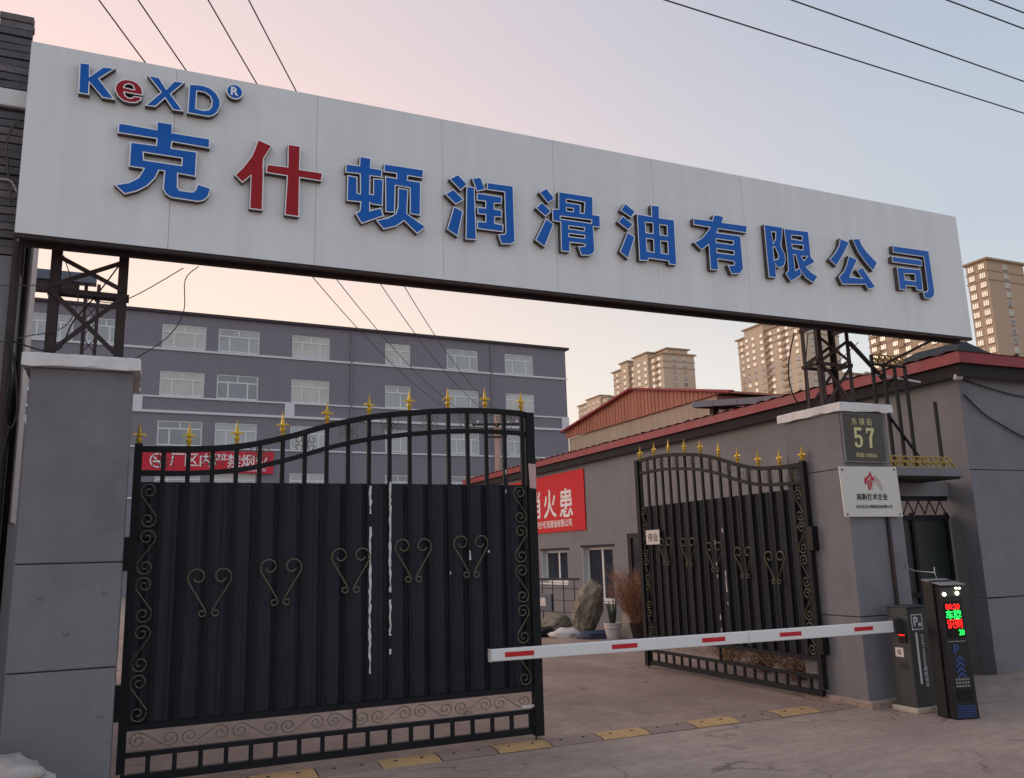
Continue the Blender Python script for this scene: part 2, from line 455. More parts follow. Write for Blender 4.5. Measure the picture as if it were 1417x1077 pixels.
# ================================================================ materials
def ground_mat(name, col, dark, pale, stretch):
    m = mat(name, col, 0.92, bump=1.0, bscale=70)
    n, l = m.node_tree.nodes, m.node_tree.links
    b = n["Principled BSDF"]
    geo = n.new("ShaderNodeNewGeometry")
    def noise(scale, detail, rough, sc=(1, 1, 1), rot=0.0, lo=.35, hi=.65):
        mp = n.new("ShaderNodeMapping"); mp.inputs['Scale'].default_value = sc; mp.inputs['Rotation'].default_value = (0, 0, rot)
        l.new(geo.outputs['Position'], mp.inputs[0])
        z = n.new("ShaderNodeTexNoise"); z.inputs['Scale'].default_value = scale; z.inputs['Detail'].default_value = detail; z.inputs['Roughness'].default_value = rough
        l.new(mp.outputs[0], z.inputs['Vector'])
        r = n.new("ShaderNodeMapRange"); r.inputs[1].default_value = lo; r.inputs[2].default_value = hi
        l.new(z.outputs[0], r.inputs[0])
        return r.outputs[0]
    def mix(fac, a, c, k):
        mu = n.new("ShaderNodeMath"); mu.operation = 'MULTIPLY'; mu.inputs[1].default_value = k; l.new(fac, mu.inputs[0])
        x = n.new("ShaderNodeMix"); x.data_type = 'RGBA'; l.new(mu.outputs[0], x.inputs[0])
        if isinstance(a, tuple): x.inputs[6].default_value = a
        else: l.new(a, x.inputs[6])
        x.inputs[7].default_value = c
        return x.outputs[2]
    c = mix(noise(.55, 9, .68), lin(col), lin(dark), .75)
    c = mix(noise(1.4, 7, .7, stretch, .25, .5, .72), c, lin(pale), .6)          # dust dragged along the drive
    c = mix(noise(2.6, 8, .75, stretch, .12, .52, .75), c, lin(dark), .6)        # tyre smears
    c = mix(noise(7, 6, .8, (.6, 1.5, 1), .1, lo=.42, hi=.66), c, lin(dark), .5)          # scuffed middle grain
    c = mix(noise(16, 5, .85, (.6, 1.4, 1), .2, lo=.5, hi=.68), c, lin(pale), .5)
    c = mix(noise(34, 4, .8, lo=.5, hi=.8), c, lin(pale), .45)                   # grit
    c = mix(noise(55, 3, .8, lo=.58, hi=.75), c, lin(tuple(v * .72 for v in dark)), .6)
    # hairline cracks: cell borders, bent by noise, broken up by another noise
    nz = n.new("ShaderNodeTexNoise"); nz.inputs['Scale'].default_value = 1.7; nz.inputs['Detail'].default_value = 6
    l.new(geo.outputs['Position'], nz.inputs['Vector'])
    va = n.new("ShaderNodeVectorMath"); va.operation = 'MULTIPLY_ADD'; va.inputs[1].default_value = (.9, .9, .9)
    l.new(nz.outputs['Color'], va.inputs[0]); l.new(geo.outputs['Position'], va.inputs[2])
    vo = n.new("ShaderNodeTexVoronoi"); vo.feature = 'DISTANCE_TO_EDGE'; vo.inputs['Scale'].default_value = .55
    l.new(va.outputs[0], vo.inputs['Vector'])
    cr = n.new("ShaderNodeMapRange"); cr.inputs[1].default_value = .0; cr.inputs[2].default_value = .011; cr.inputs[3].default_value = 1; cr.inputs[4].default_value = 0
    l.new(vo.outputs['Distance'], cr.inputs[0])
    br = noise(.8, 3, .6, lo=.5, hi=.62)
    mu = n.new("ShaderNodeMath"); mu.operation = 'MULTIPLY'; l.new(cr.outputs[0], mu.inputs[0]); l.new(br, mu.inputs[1])
    c = mix(mu.outputs[0], c, lin(tuple(v * .6 for v in dark)), .75)
    l.new(c, b.inputs['Base Color'])
    return m


M_ROAD = ground_mat('road_surface', (184, 161, 148), (130, 113, 106), (204, 185, 170), (.35, 1.1, 1))
M_YARD = ground_mat('yard_surface', (178, 151, 137), (122, 102, 94), (198, 174, 158), (1.2, .3, 1))
M_DIRT = mat('dusty_earth', (156, 140, 128), 0.95, var=0.2, vscale=6, bump=0.8, bscale=40)
M_PLASTER = mat('grey_painted_plaster', (126, 124, 129), 0.85, var=0.11, vscale=2.6, bump=0.32, bscale=11, bstretch=(.6, .6, 2.0), streak=0.05, stain=(106, 104, 107), stain_amt=0.6)
M_PLASTER2 = mat('grey_brown_plaster', (130, 129, 132), 0.85, var=0.08, vscale=1.8, bump=0.4, bscale=35, streak=0.05, stain=(116, 108, 107), stain_amt=0.5)
M_FACADE = mat('grey_facade_paint', (134, 130, 140), 0.85, var=0.05, vscale=0.4, streak=0.05)
M_WHITE = mat('white_paint', (228, 226, 226), 0.7, var=0.05, vscale=4, bump=0.3, bscale=30, stain=(190, 186, 182), stain_amt=0.35)
M_TRIMW = mat('white_facade_trim', (222, 221, 226), 0.75, var=0.04, vscale=1)
M_BRICK = [mat('grey_brick_%s' % 'abc'[i], c, 0.9, var=0.25, vscale=14, bump=0.9, bscale=50) for i, c in enumerate([(112, 107, 110), (96, 93, 97), (122, 115, 116)])]
M_MORTAR = mat('dark_mortar', (52, 48, 50), 0.95, var=0.2, vscale=18, bump=0.6)
M_PANEL = mat('silver_panel', (233, 234, 235), 0.38, metal=0.0, var=0.03, vscale=1.1, streak=0.05, stain=(214, 213, 210), stain_amt=0.5, bump=0.06, bscale=1.6)
M_BLUE = mat('blue_acrylic', (0, 96, 190), 0.25, bump=0.12, bscale=3, var=0.05, vscale=3, spec=0.3)
M_RED = mat('red_acrylic', (164, 0, 24), 0.25, bump=0.12, bscale=3, var=0.06, vscale=3, spec=0.3)
M_RIM = mat('white_letter_rim', (250, 251, 253), 0.5)
M_RETURN = mat('steel_letter_return', (84, 76, 72), 0.5, metal=0.3, var=0.2, vscale=12)
M_STEEL_DARK = mat('rusty_dark_steel', (58, 46, 46), 0.75, metal=0.1, var=0.3, vscale=9, stain=(84, 52, 44), stain_amt=0.5)
M_GATE = mat('black_gate_paint', (28, 29, 33), 0.6, var=0.2, vscale=7, stain=(50, 48, 47), stain_amt=0.25, spec=0.22)
M_SHEET = mat('blue_black_sheet', (38, 41, 50), 0.55, var=0.14, vscale=3, streak=0.12, stain=(52, 53, 58), stain_amt=0.25, spec=0.3)
M_SCROLL = mat('tarnished_gold_scroll', (102, 100, 77), 0.55, metal=0.2, var=0.3, vscale=25)
M_GOLD = mat('gold_paint', (214, 176, 60), 0.35, metal=0.45, var=0.2, vscale=30)
M_GOLD2 = mat('worn_gold_paint', (168, 140, 70), 0.5, metal=0.3, var=0.35, vscale=20)
M_PEEL = mat('white_residue', (212, 210, 206), 0.8, var=0.08, vscale=30)
M_PAPER = mat('pale_paper', (226, 216, 210), 0.85, var=0.1, vscale=20)
M_PINK = mat('pinkish_torn_paper', (206, 170, 166), 0.85, var=0.12, vscale=22)
M_BLACK = mat('black_plastic', (24, 24, 27), 0.5, var=0.1, vscale=12, spec=0.25)
M_INK = mat('black_ink', (26, 26, 28), 0.7)
M_CABLE = mat('black_cable', (30, 28, 30), 0.6)
M_WIRE = mat('overhead_wire', (62, 58, 60), 0.6)
M_REDROOF = mat('dark_red_metal', (148, 34, 48), 0.5, var=0.16, vscale=3, streak=0.15)
M_ROOFGREY = mat('weathered_roof', (70, 62, 66), 0.8, var=0.2, vscale=4)
M_SOFFIT = mat('dark_timber_soffit_and_shade', (44, 40, 42), 0.9, var=0.15, vscale=5)  # also colours the strips that stand in for shade under the eaves
M_BANNER = mat('red_banner_cloth', (212, 26, 36), 0.75, var=0.05, vscale=2, bump=0.15, bscale=9)
M_BANNER2 = mat('faded_red_banner_cloth', (214, 44, 66), 0.8, var=0.07, vscale=1.5, bump=0.2, bscale=6)
M_BWHITE = mat('banner_white_print', (240, 238, 238), 0.8)
M_FRAME = mat('white_window_frame', (226, 228, 228), 0.5)
M_GLASS = mat('dull_window_glass', (172, 175, 178), 0.16, metal=0.15, var=0.2, vscale=0.35)
M_GLASS2 = mat('curtained_window_glass', (198, 196, 192), 0.25, metal=0.05, var=0.15, vscale=0.8)
M_GLASS3 = mat('shaded_window_glass', (138, 143, 148), 0.12, metal=0.2, var=0.2, vscale=0.5)
M_GLASSD = mat('dark_window_glass', (44, 50, 62), 0.08, metal=0.1, var=0.2, vscale=2)
M_TOWER = [mat('beige_tower_render', (210, 190, 168), 0.9, var=0.04, vscale=0.05), mat('tan_tower_render', (192, 166, 143), 0.9, var=0.04, vscale=0.05)]
M_TOWERTRIM = mat('tan_cornice', (180, 156, 134), 0.9)
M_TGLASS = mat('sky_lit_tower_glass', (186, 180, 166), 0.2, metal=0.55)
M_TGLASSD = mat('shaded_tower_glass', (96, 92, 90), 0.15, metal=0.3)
M_ORANGE = mat('orange_corrugated_steel', (180, 116, 94), 0.6, var=0.08, vscale=0.8, streak=0.2)
M_CREAM = mat('cream_plaster', (182, 168, 148), 0.9, var=0.08, vscale=0.8, streak=0.1)
M_BLUEGREY = mat('blue_grey_steel', (98, 104, 118), 0.6, var=0.1, vscale=1.5)
M_RUBBERY = mat('worn_yellow_rubber', (198, 158, 108), 0.85, var=0.16, vscale=9, bump=0.6, bscale=120, stain=(160, 134, 112), stain_amt=0.9)
M_RUBBERK = mat('dusty_black_rubber', (150, 128, 117), 0.9, var=0.16, vscale=9, bump=0.6, bscale=120)
M_RUBBERK2 = mat('dark_speed_bump_side', (72, 64, 62), 0.9, var=0.2, vscale=9)
M_ARM = mat('white_enamel', (232, 232, 232), 0.35, var=0.03, vscale=3)
M_STRIPE = mat('red_reflective_tape', (200, 28, 40), 0.3, var=0.04, vscale=30)
M_CAB = mat('charcoal_cabinet', (62, 63, 66), 0.5, metal=0.1, var=0.08, vscale=8)
M_KIOSK = mat('black_kiosk_metal', (30, 30, 33), 0.35, metal=0.15, var=0.1, vscale=8)
M_DECALW = mat('white_decal', (220, 224, 226), 0.6)
M_DECALB = mat('blue_decal', (52, 76, 140), 0.5)
M_GREYKEY = mat('grey_keypad', (140, 136, 134), 0.6)
M_LEDR = mat('red_led', (255, 30, 24), 0.5, emit=((255, 36, 30), 1.1))
M_LEDG = mat('green_led', (30, 255, 90), 0.5, emit=((40, 255, 110), 1.0))
M_LAMP = mat('white_led_lamp', (255, 255, 220), 0.5, emit=((255, 252, 214), 6.0))
M_SCREEN = mat('screen_glass', (12, 12, 14), 0.12)
M_PLATE57 = mat('dark_bronze_plate', (60, 57, 54), 0.3, metal=0.3, var=0.12, vscale=5)
M_PLATEG = mat('pale_gold_letter', (216, 206, 150), 0.5)
M_PLATEW = mat('brushed_pale_plate', (206, 204, 198), 0.4, metal=0.15, var=0.05, vscale=6, stain=(176, 172, 164), stain_amt=0.4)
M_PLATER = mat('plate_red', (190, 24, 50), 0.5)
M_SMEAR = mat('peeled_patch', (188, 176, 168), 0.8)
M_DOOR = mat('dark_green_door', (30, 38, 38), 0.5, var=0.2, vscale=4)
M_ROCK = mat('lichen_rock', (138, 128, 112), 0.95, var=0.3, vscale=5, bump=1.0, bscale=14, stain=(104, 96, 80), stain_amt=0.6)
M_BUCKET = mat('white_plastic_bucket', (206, 200, 196), 0.6, var=0.08, vscale=9)
M_TWIG = mat('dry_red_twig', (150, 102, 80), 0.9, var=0.25, vscale=10)
M_TWIG2 = mat('dry_tan_twig', (180, 142, 108), 0.9, var=0.25, vscale=10)
M_POT = mat('dark_clay_pot', (58, 46, 44), 0.8, var=0.15, vscale=8)
M_BOARD = mat('pale_board', (190, 178, 164), 0.85, var=0.08, vscale=6)
M_TARP = mat('blue_tarp', (52, 62, 86), 0.7, var=0.2, vscale=6)
M_BAG = mat('pale_woven_sack', (196, 188, 184), 0.7, var=0.15, vscale=9, bump=0.5, bscale=40, stain=(122, 92, 80), stain_amt=0.7)
M_POLE = mat('pinkish_concrete_pole', (186, 150, 136), 0.9, var=0.1, vscale=3)
M_LEAF = mat('dark_evergreen_leaf', (52, 64, 44), 0.8, var=0.3, vscale=12)

# ================================================================ setting: ground
mb = MB()
G = 1500.0
mb.v += [(-G, -G, -0.008), (G, -G, -0.008), (G, G, -0.008), (-G, G, -0.008)]
mb.f.append((0, 1, 2, 3)); mb.m.append(0)
struct(mb.build('ground', M_DIRT))


def uneven_sheet(name, x0, x1, y0, y1, z, step, amp, m):
    s = MB()
    nx, ny = max(2, int((x1 - x0) / step)), max(2, int((y1 - y0) / step))
    from mathutils import noise
    for j in range(ny + 1):
        for i in range(nx + 1):
            x, y = x0 + (x1 - x0) * i / nx, y0 + (y1 - y0) * j / ny
            s.v.append((x, y, z + amp * noise.noise(Vector((x * 0.9, y * 0.9, 3.1)))))
    for j in range(ny):
        for i in range(nx):
            a = j * (nx + 1) + i
            s.f.append((a, a + 1, a + nx + 2, a + nx + 1)); s.m.append(0)
    o = s.build(name, m, smooth=True)
    return struct(o)


uneven_sheet('road', -12, 24, -8, 7.0, 0.0, 0.35, 0.003, M_ROAD)
uneven_sheet('yard', -8, 11.5, 7.0, 34, 0.0, 0.35, 0.003, M_YARD)

# strip of earth at the foot of the shed wall
mb = MB()
from mathutils import noise as mnoise
nx, ny = 34, 12
for j in range(ny + 1):
    for i in range(nx + 1):
        x, y = 7.75 + 5.25 * i / nx, 6.45 + 1.2 * j / ny
        e = min(1.0, i / 5, (nx - i) / 3, j / 5)
        mb.v.append((x, y, 0.0 + max(0, e) * (0.035 + 0.05 * mnoise.noise(Vector((x * 2.1, y * 2.1, 0))) + 0.02 * mnoise.noise(Vector((x * 7, y * 7, 2))))))
for j in range(ny):
    for i in range(nx):
        a = j * (nx + 1) + i
        mb.f.append((a, a + 1, a + nx + 2, a + nx + 1)); mb.m.append(0)
struct(mb.build('dirt_verge', M_DIRT, smooth=True))

# loose grit and pebbles on road and yard: nobody could count them
s = MB(); rp = random.Random(31)
def pebble(x, y, z, r):
    o = len(s.v)
    pts = [(0, 0, .8), (1, 0, 0), (0, 1, 0), (-1, 0, 0), (0, -1, 0)]
    a = rp.uniform(0, 6.28)
    for px, py, pz in pts:
        j = rp.uniform(.6, 1.2)
        s.v.append((x + r * j * (px * math.cos(a) - py * math.sin(a)), y + r * j * .8 * (px * math.sin(a) + py * math.cos(a)), z + r * pz * .8 - .001))
    for q in ((0, 1, 2), (0, 2, 3), (0, 3, 4), (0, 4, 1)):
        s.f.append(tuple(o + k for k in q)); s.m.append(0)
for _ in range(2600):
    k = rp.random()
    if k < .45: x, y = rp.uniform(-.2, 9), rp.uniform(4.6, 6.95)
    elif k < .62: x, y = rp.uniform(.2, 6.8), rp.uniform(7.3, 7.8)
    elif k < .8: x, y = rp.uniform(0, 9.5), rp.uniform(7.8, 16)
    else: x, y = rp.uniform(7.6, 12), rp.uniform(6.4, 7.5)
    pebble(x, y, .0 if y < 6.4 or x < 7.6 else .03, rp.uniform(.003, .009) * (1.8 if rp.random() < .08 else 1))
o = s.build('gravel', M_DIRT); o["kind"] = "stuff"
o["label"] = 'loose grit and pebbles scattered over road and yard'; o["category"] = 'gravel'

# ================================================================ gate pillars
def rough_slab(name, x0, x1, y0, y1, z0, z1, m, parent, seed, chip=0.012, n=14):
    """cap slab with uneven, chipped edges"""
    r = random.Random(seed)
    s = MB()
    def ring(xa, xb, ya, yb, z, amp):
        pts = []
        for i in range(n): pts.append((xa + (xb - xa) * i / n, ya, z))
        for i in range(n): pts.append((xb, ya + (yb - ya) * i / n, z))
        for i in range(n): pts.append((xb - (xb - xa) * i / n, yb, z))
        for i in range(n): pts.append((xa, yb - (yb - ya) * i / n, z))
        return [(p[0] + r.uniform(-amp, amp) * .6, p[1] + r.uniform(-amp, amp) * .6, p[2] + r.uniform(-amp, amp)) for p in pts]
    k = 4 * n
    s.v += ring(x0, x1, y0, y1, z0, chip) + ring(x0, x1, y0, y1, z1 - .012, chip * .5) + ring(x0 + .012, x1 - .012, y0 + .012, y1 - .012, z1, chip * .2)
    for lvl in range(2):
        for i in range(k):
            s.f.append((lvl * k + i, lvl * k + (i + 1) % k, (lvl + 1) * k + (i + 1) % k, (lvl + 1) * k + i)); s.m.append(0)
    s.f.append(tuple(range(k))[::-1]); s.m.append(0)
    s.f.append(tuple(range(2 * k, 3 * k))); s.m.append(0)
    return s.build(name, m, parent)


def pillar(x0, x1, y0, y1, label, joints, seed, cap_over=0.055):
    t = thing('gate_pillar', label, 'pillar', ((x0 + x1) / 2, (y0 + y1) / 2, 0), 'gate pillars')
    zs = [0.0] + joints + [3.06]
    r = random.Random(seed)
    core = MB().box(x0 + .012, x1 - .012, y0 + .012, y1 - .012, 0, 3.05).build('core', M_MORTAR, t)
    for a, b in zip(zs[:-1], zs[1:]):
        dx = r.uniform(-.004, .006)
        MB().box(x0 - dx, x1 + dx, y0 - dx, y1 + dx, a + (0.004 if a else 0), b - 0.004).build('shaft_block', M_PLASTER, t, bevel=.008)
    rough_slab('cap', x0 - cap_over, x1 + cap_over, y0 - cap_over - .02, y1 + cap_over, 3.062, 3.155, M_WHITE, t, seed)
    return t


PL = pillar(-.745, -.065, 6.84, 7.70, 'grey plastered gate pillar with white cap at left of the gateway', [.933, 1.658], 3, .05)
PR = pillar(6.92, 7.60, 6.84, 7.72, 'grey plastered gate pillar with chipped white cap carrying the number plate', [.9, 2.44], 8, .045)
MB().box(7.47, 7.73, 6.88, 7.70, 0, 2.45).build('door_jamb', M_PLASTER, PR, bevel=.006)
MB().tube([(7.435, 6.815, .06), (7.435, 6.815, 1.93)], .022, 8).build('conduit', M_STEEL_DARK, PR, smooth=True)
rough_slab('plinth', 6.88, 7.72, 6.76, 7.72, -.01, .075, M_ROAD, PR, 21, .012)
for zz, xx in ((1.43, -.57), (1.45, -.17), (1.18, -.4), (.62, -.15)):
    MB().lathe([(.0, 0), (.016, .0), (.012, .008), (.0, .01)], 6).mesh('bolt', M_PLASTER)
    put('wall_plug', bpy.data.meshes['bolt'], PL, loc=(xx, 6.836, zz), rot=(PI / 2, 0, rnd.random()))

# ================================================================ sign board with raised letters
Y0 = 6.6
SX0, SX1, SZ0, SZ1 = -.883, 8.867, 3.978, 5.483
SIGN = thing('sign_board', 'long silver panelled sign board with blue and red raised letters above the gateway', 'sign', (4.0, 6.7, SZ0))
MB().box(SX0 + .01, SX1 - .01, Y0 + .006, Y0 + .19, SZ0 + .005, SZ1 - .008).build('frame_box', M_STEEL_DARK, SIGN)
seams = [SX0] + [.1215 + 1.1052 * k for k in range(8)] + [SX1]
r_ = random.Random(4)
for a, b in zip(seams[:-1], seams[1:]):
    g = .0013
    d0, d1 = r_.uniform(-.0012, .0012), r_.uniform(-.0012, .0012)
    s = MB()
    s.quadbox([(a + g, Y0 + d0, SZ0), (b - g, Y0 + d1, SZ0), (b - g, Y0 + .006, SZ0), (a + g, Y0 + .006, SZ0),
               (a + g, Y0 + d1, SZ1), (b - g, Y0 + d0, SZ1), (b - g, Y0 + .03, SZ1), (a + g, Y0 + .03, SZ1)])
    s.build('panel', M_PANEL, SIGN)
MB().box(SX0 - .004, SX1 + .004, Y0 + .006, Y0 + .05, SZ0 - .03, SZ0 - .002).build('bottom_rail', M_STEEL_DARK, SIGN)
MB().box(SX0 + .02, SX1 - .02, Y0 + .15, Y0 + .2, SZ0 - .035, SZ0 + .004).build('rear_rail', M_STEEL_DARK, SIGN)
MB().box(SX1 - .001, SX1 + .006, Y0 + .004, Y0 + .19, SZ0, SZ1).build('end_panel', M_PANEL, SIGN)
MB().box(SX0 - .006, SX0 + .001, Y0 + .004, Y0 + .19, SZ0, SZ1).build('end_panel', M_PANEL, SIGN)

LETTER_LABEL = {'K': 'blue capital letter K', 'e': 'dark red small letter e', 'X': 'blue capital letter X', 'D': 'blue capital letter D',
                'shi': 'dark red second large character'}
for key, (colr, polys) in GLYPHS.items():
    body = MB(); face = MB()
    for loops in polys:
        ls = []
        fs = []
        for i, lp in enumerate(loops):
            lp = [tuple(p) for p in lp]
            if (area(lp) > 0) != (i == 0): lp = lp[::-1]
            ls.append(lp)
            fs.append(offset_loop(lp, .009))
        loops_extrude(body, ls, 6.545, 6.6015, 0, 1)
        loops_extrude(face, fs, 6.5425, 6.546, 0, 0)
    o = body.build('letter', [M_RIM, M_RETURN], SIGN)
    face.build('letter_face', M_RED if colr == 'r' else M_BLUE, o)
    if key in LETTER_LABEL: o["label"] = LETTER_LABEL[key]
s = MB(); s.lathe([(.066, -.056), (.066, 0)], 26)
me = s.mesh('trademark_disc', [M_RETURN])
disc = put('trademark_disc', me, SIGN, loc=(.556, 6.545, 5.346), rot=(PI / 2, 0, 0))
s = MB(); s.lathe([(.067, 0), (.067, .0012)], 26); put('disc_rim', s.mesh('disc_rim', M_RIM), disc, loc=(.556, 6.545, 5.346), rot=(PI / 2, 0, 0))
s = MB(); s.lathe([(.056, 0.001), (.056, .004)], 26); put('disc_face', s.mesh('disc_face', M_BLUE), disc, loc=(.556, 6.545, 5.346), rot=(PI / 2, 0, 0))
lettering('disc_letter', 'R', .1, M_RIM, disc, (.556, 6.5395, 5.346), ROT_FRONT, .0025)

# ================================================================ lattice supports under the sign
def lattice(label, xs, ys, z0, z1, zmid, seed, full=True, leg=.052):
    t = thing('lattice_support', label, 'sign support', (sum(xs) / 2, sum(ys) / 2, z0), 'steel supports under the sign board')
    r = random.Random(seed)
    for x in xs:
        for y in ys:
            s = MB()
            sx = leg if x == xs[0] else -leg
            sy = leg if y == ys[0] else -leg
            s.box(min(x, x + sx), max(x, x + sx), y - .004, y + .004, z0, z1 + 1.0)
            s.box(x - .004, x + .004, min(y, y + sy), max(y, y + sy), z0, z1 + 1.0)
            s.build('post', M_STEEL_DARK, t)
    for yi, y in enumerate(ys):
        MB().bar((xs[0] - .02, y + .008, zmid), (xs[1] + .02, y + .008, zmid - .01), .008, .04).build('crossbar', M_STEEL_DARK, t)
        if yi and not full: continue
        for za, zb in ((z0, zmid), (zmid, z1)):
            MB().bar((xs[0] + .02, y - .008, za + .03), (xs[1] - .02, y - .008, zb - .02), .008, .034).build('brace', M_STEEL_DARK, t)
            if not yi: MB().bar((xs[1] - .02, y - .017, za + .03), (xs[0] + .02, y - .017, zb - .02), .008, .034).build('brace', M_STEEL_DARK, t)
    if full:
        for x in xs:
            MB().bar((x, ys[0] - .02, zmid), (x, ys[1] + .02, zmid), .008, .04, up=(0, 0, 1)).build('crossbar', M_STEEL_DARK, t)
            MB().bar((x - .01, ys[1], zmid), (x - .01, ys[0], z1 - .25), .008, .03).build('brace', M_STEEL_DARK, t)
    for x in xs:      # brackets back to the sign frame
        for zz in (z1 + .12, z1 + .9):
            MB().bar((x, Y0 + .192, zz), (x, ys[1] + .01, zz), .03, .04).build('bracket', M_STEEL_DARK, t)
    return t


lattice('dark rusty steel lattice support standing on the left gate pillar', (-.675, -.150), (6.93, 7.02), 3.15, 3.97, 3.68, 1, False, .065)
LR = lattice('dark steel lattice support standing on the right gate pillar', (6.98, 7.45), (7.10, 7.36), 3.15, 3.97, 3.66, 2)
MB().bar((7.45, 7.1, 3.94), (8.75, 7.75, 3.62), .05, .02).build('stay', M_STEEL_DARK, LR)
MB().bar((8.55, 6.85, 4.0), (8.35, 7.5, 3.8), .04, .02).build('stay', M_STEEL_DARK, LR)
MB().bar((7.62, 7.3, 3.14), (7.45, 7.36, 3.5), .03, .015).build('stay', M_STEEL_DARK, LR)

# ================================================================ gate leaves
TOPC = [(-.05, 2.562), (.0, 2.562), (.39, 2.568), (.777, 2.602), (1.153, 2.69), (1.52, 2.806), (1.885, 2.893), (2.265, 2.947), (2.63, 2.983), (2.98, 2.996), (3.37, 2.988), (3.6, 2.975)]


def ztop(u):
    for i in range(1, len(TOPC) - 2):
        if TOPC[i][0] <= u <= TOPC[i + 1][0]:
            (u0, p0), (u1, p1), (u2, p2), (u3, p3) = TOPC[i - 1:i + 3]
            t = (u - u1) / (u2 - u1)
            m1 = (p2 - p0) / (u2 - u0) * (u2 - u1); m2 = (p3 - p1) / (u3 - u1) * (u2 - u1)
            return (2 * t ** 3 - 3 * t ** 2 + 1) * p1 + (t ** 3 - 2 * t ** 2 + t) * m1 + (-2 * t ** 3 + 3 * t ** 2) * p2 + (t ** 3 - t ** 2) * m2
    return TOPC[-1][1]


def spiral(cx, cz, r0, r1, a0, a1, n):
    return [(cx + (r0 + (r1 - r0) * i / n) * math.cos(a0 + (a1 - a0) * i / n), cz + (r0 + (r1 - r0) * i / n) * math.sin(a0 + (a1 - a0) * i / n)) for i in range(n + 1)]


def heart_half(sg):
    pts = spiral(.052, .032, .016, .031, PI * 2.75, PI * 1.0, 10)           # bottom curl
    pts = [(p[0], p[1]) for p in pts]
    pts += [(.030, .055), (.075, .135), (.125, .215), (.160, .275)]
    pts += spiral(.093, .312, .075, .030, -.35, PI * 1.9, 14)
    return [(sg * x, z) for x, z in pts]


def s_scroll(w, h):
    """tall S with a curl at each end, centred"""
    a = spiral(0, h * .31, h * .035, h * .19, PI * 2.7, -PI * .14, 16)
    return a + [(-x, -z) for x, z in a[::-1]]


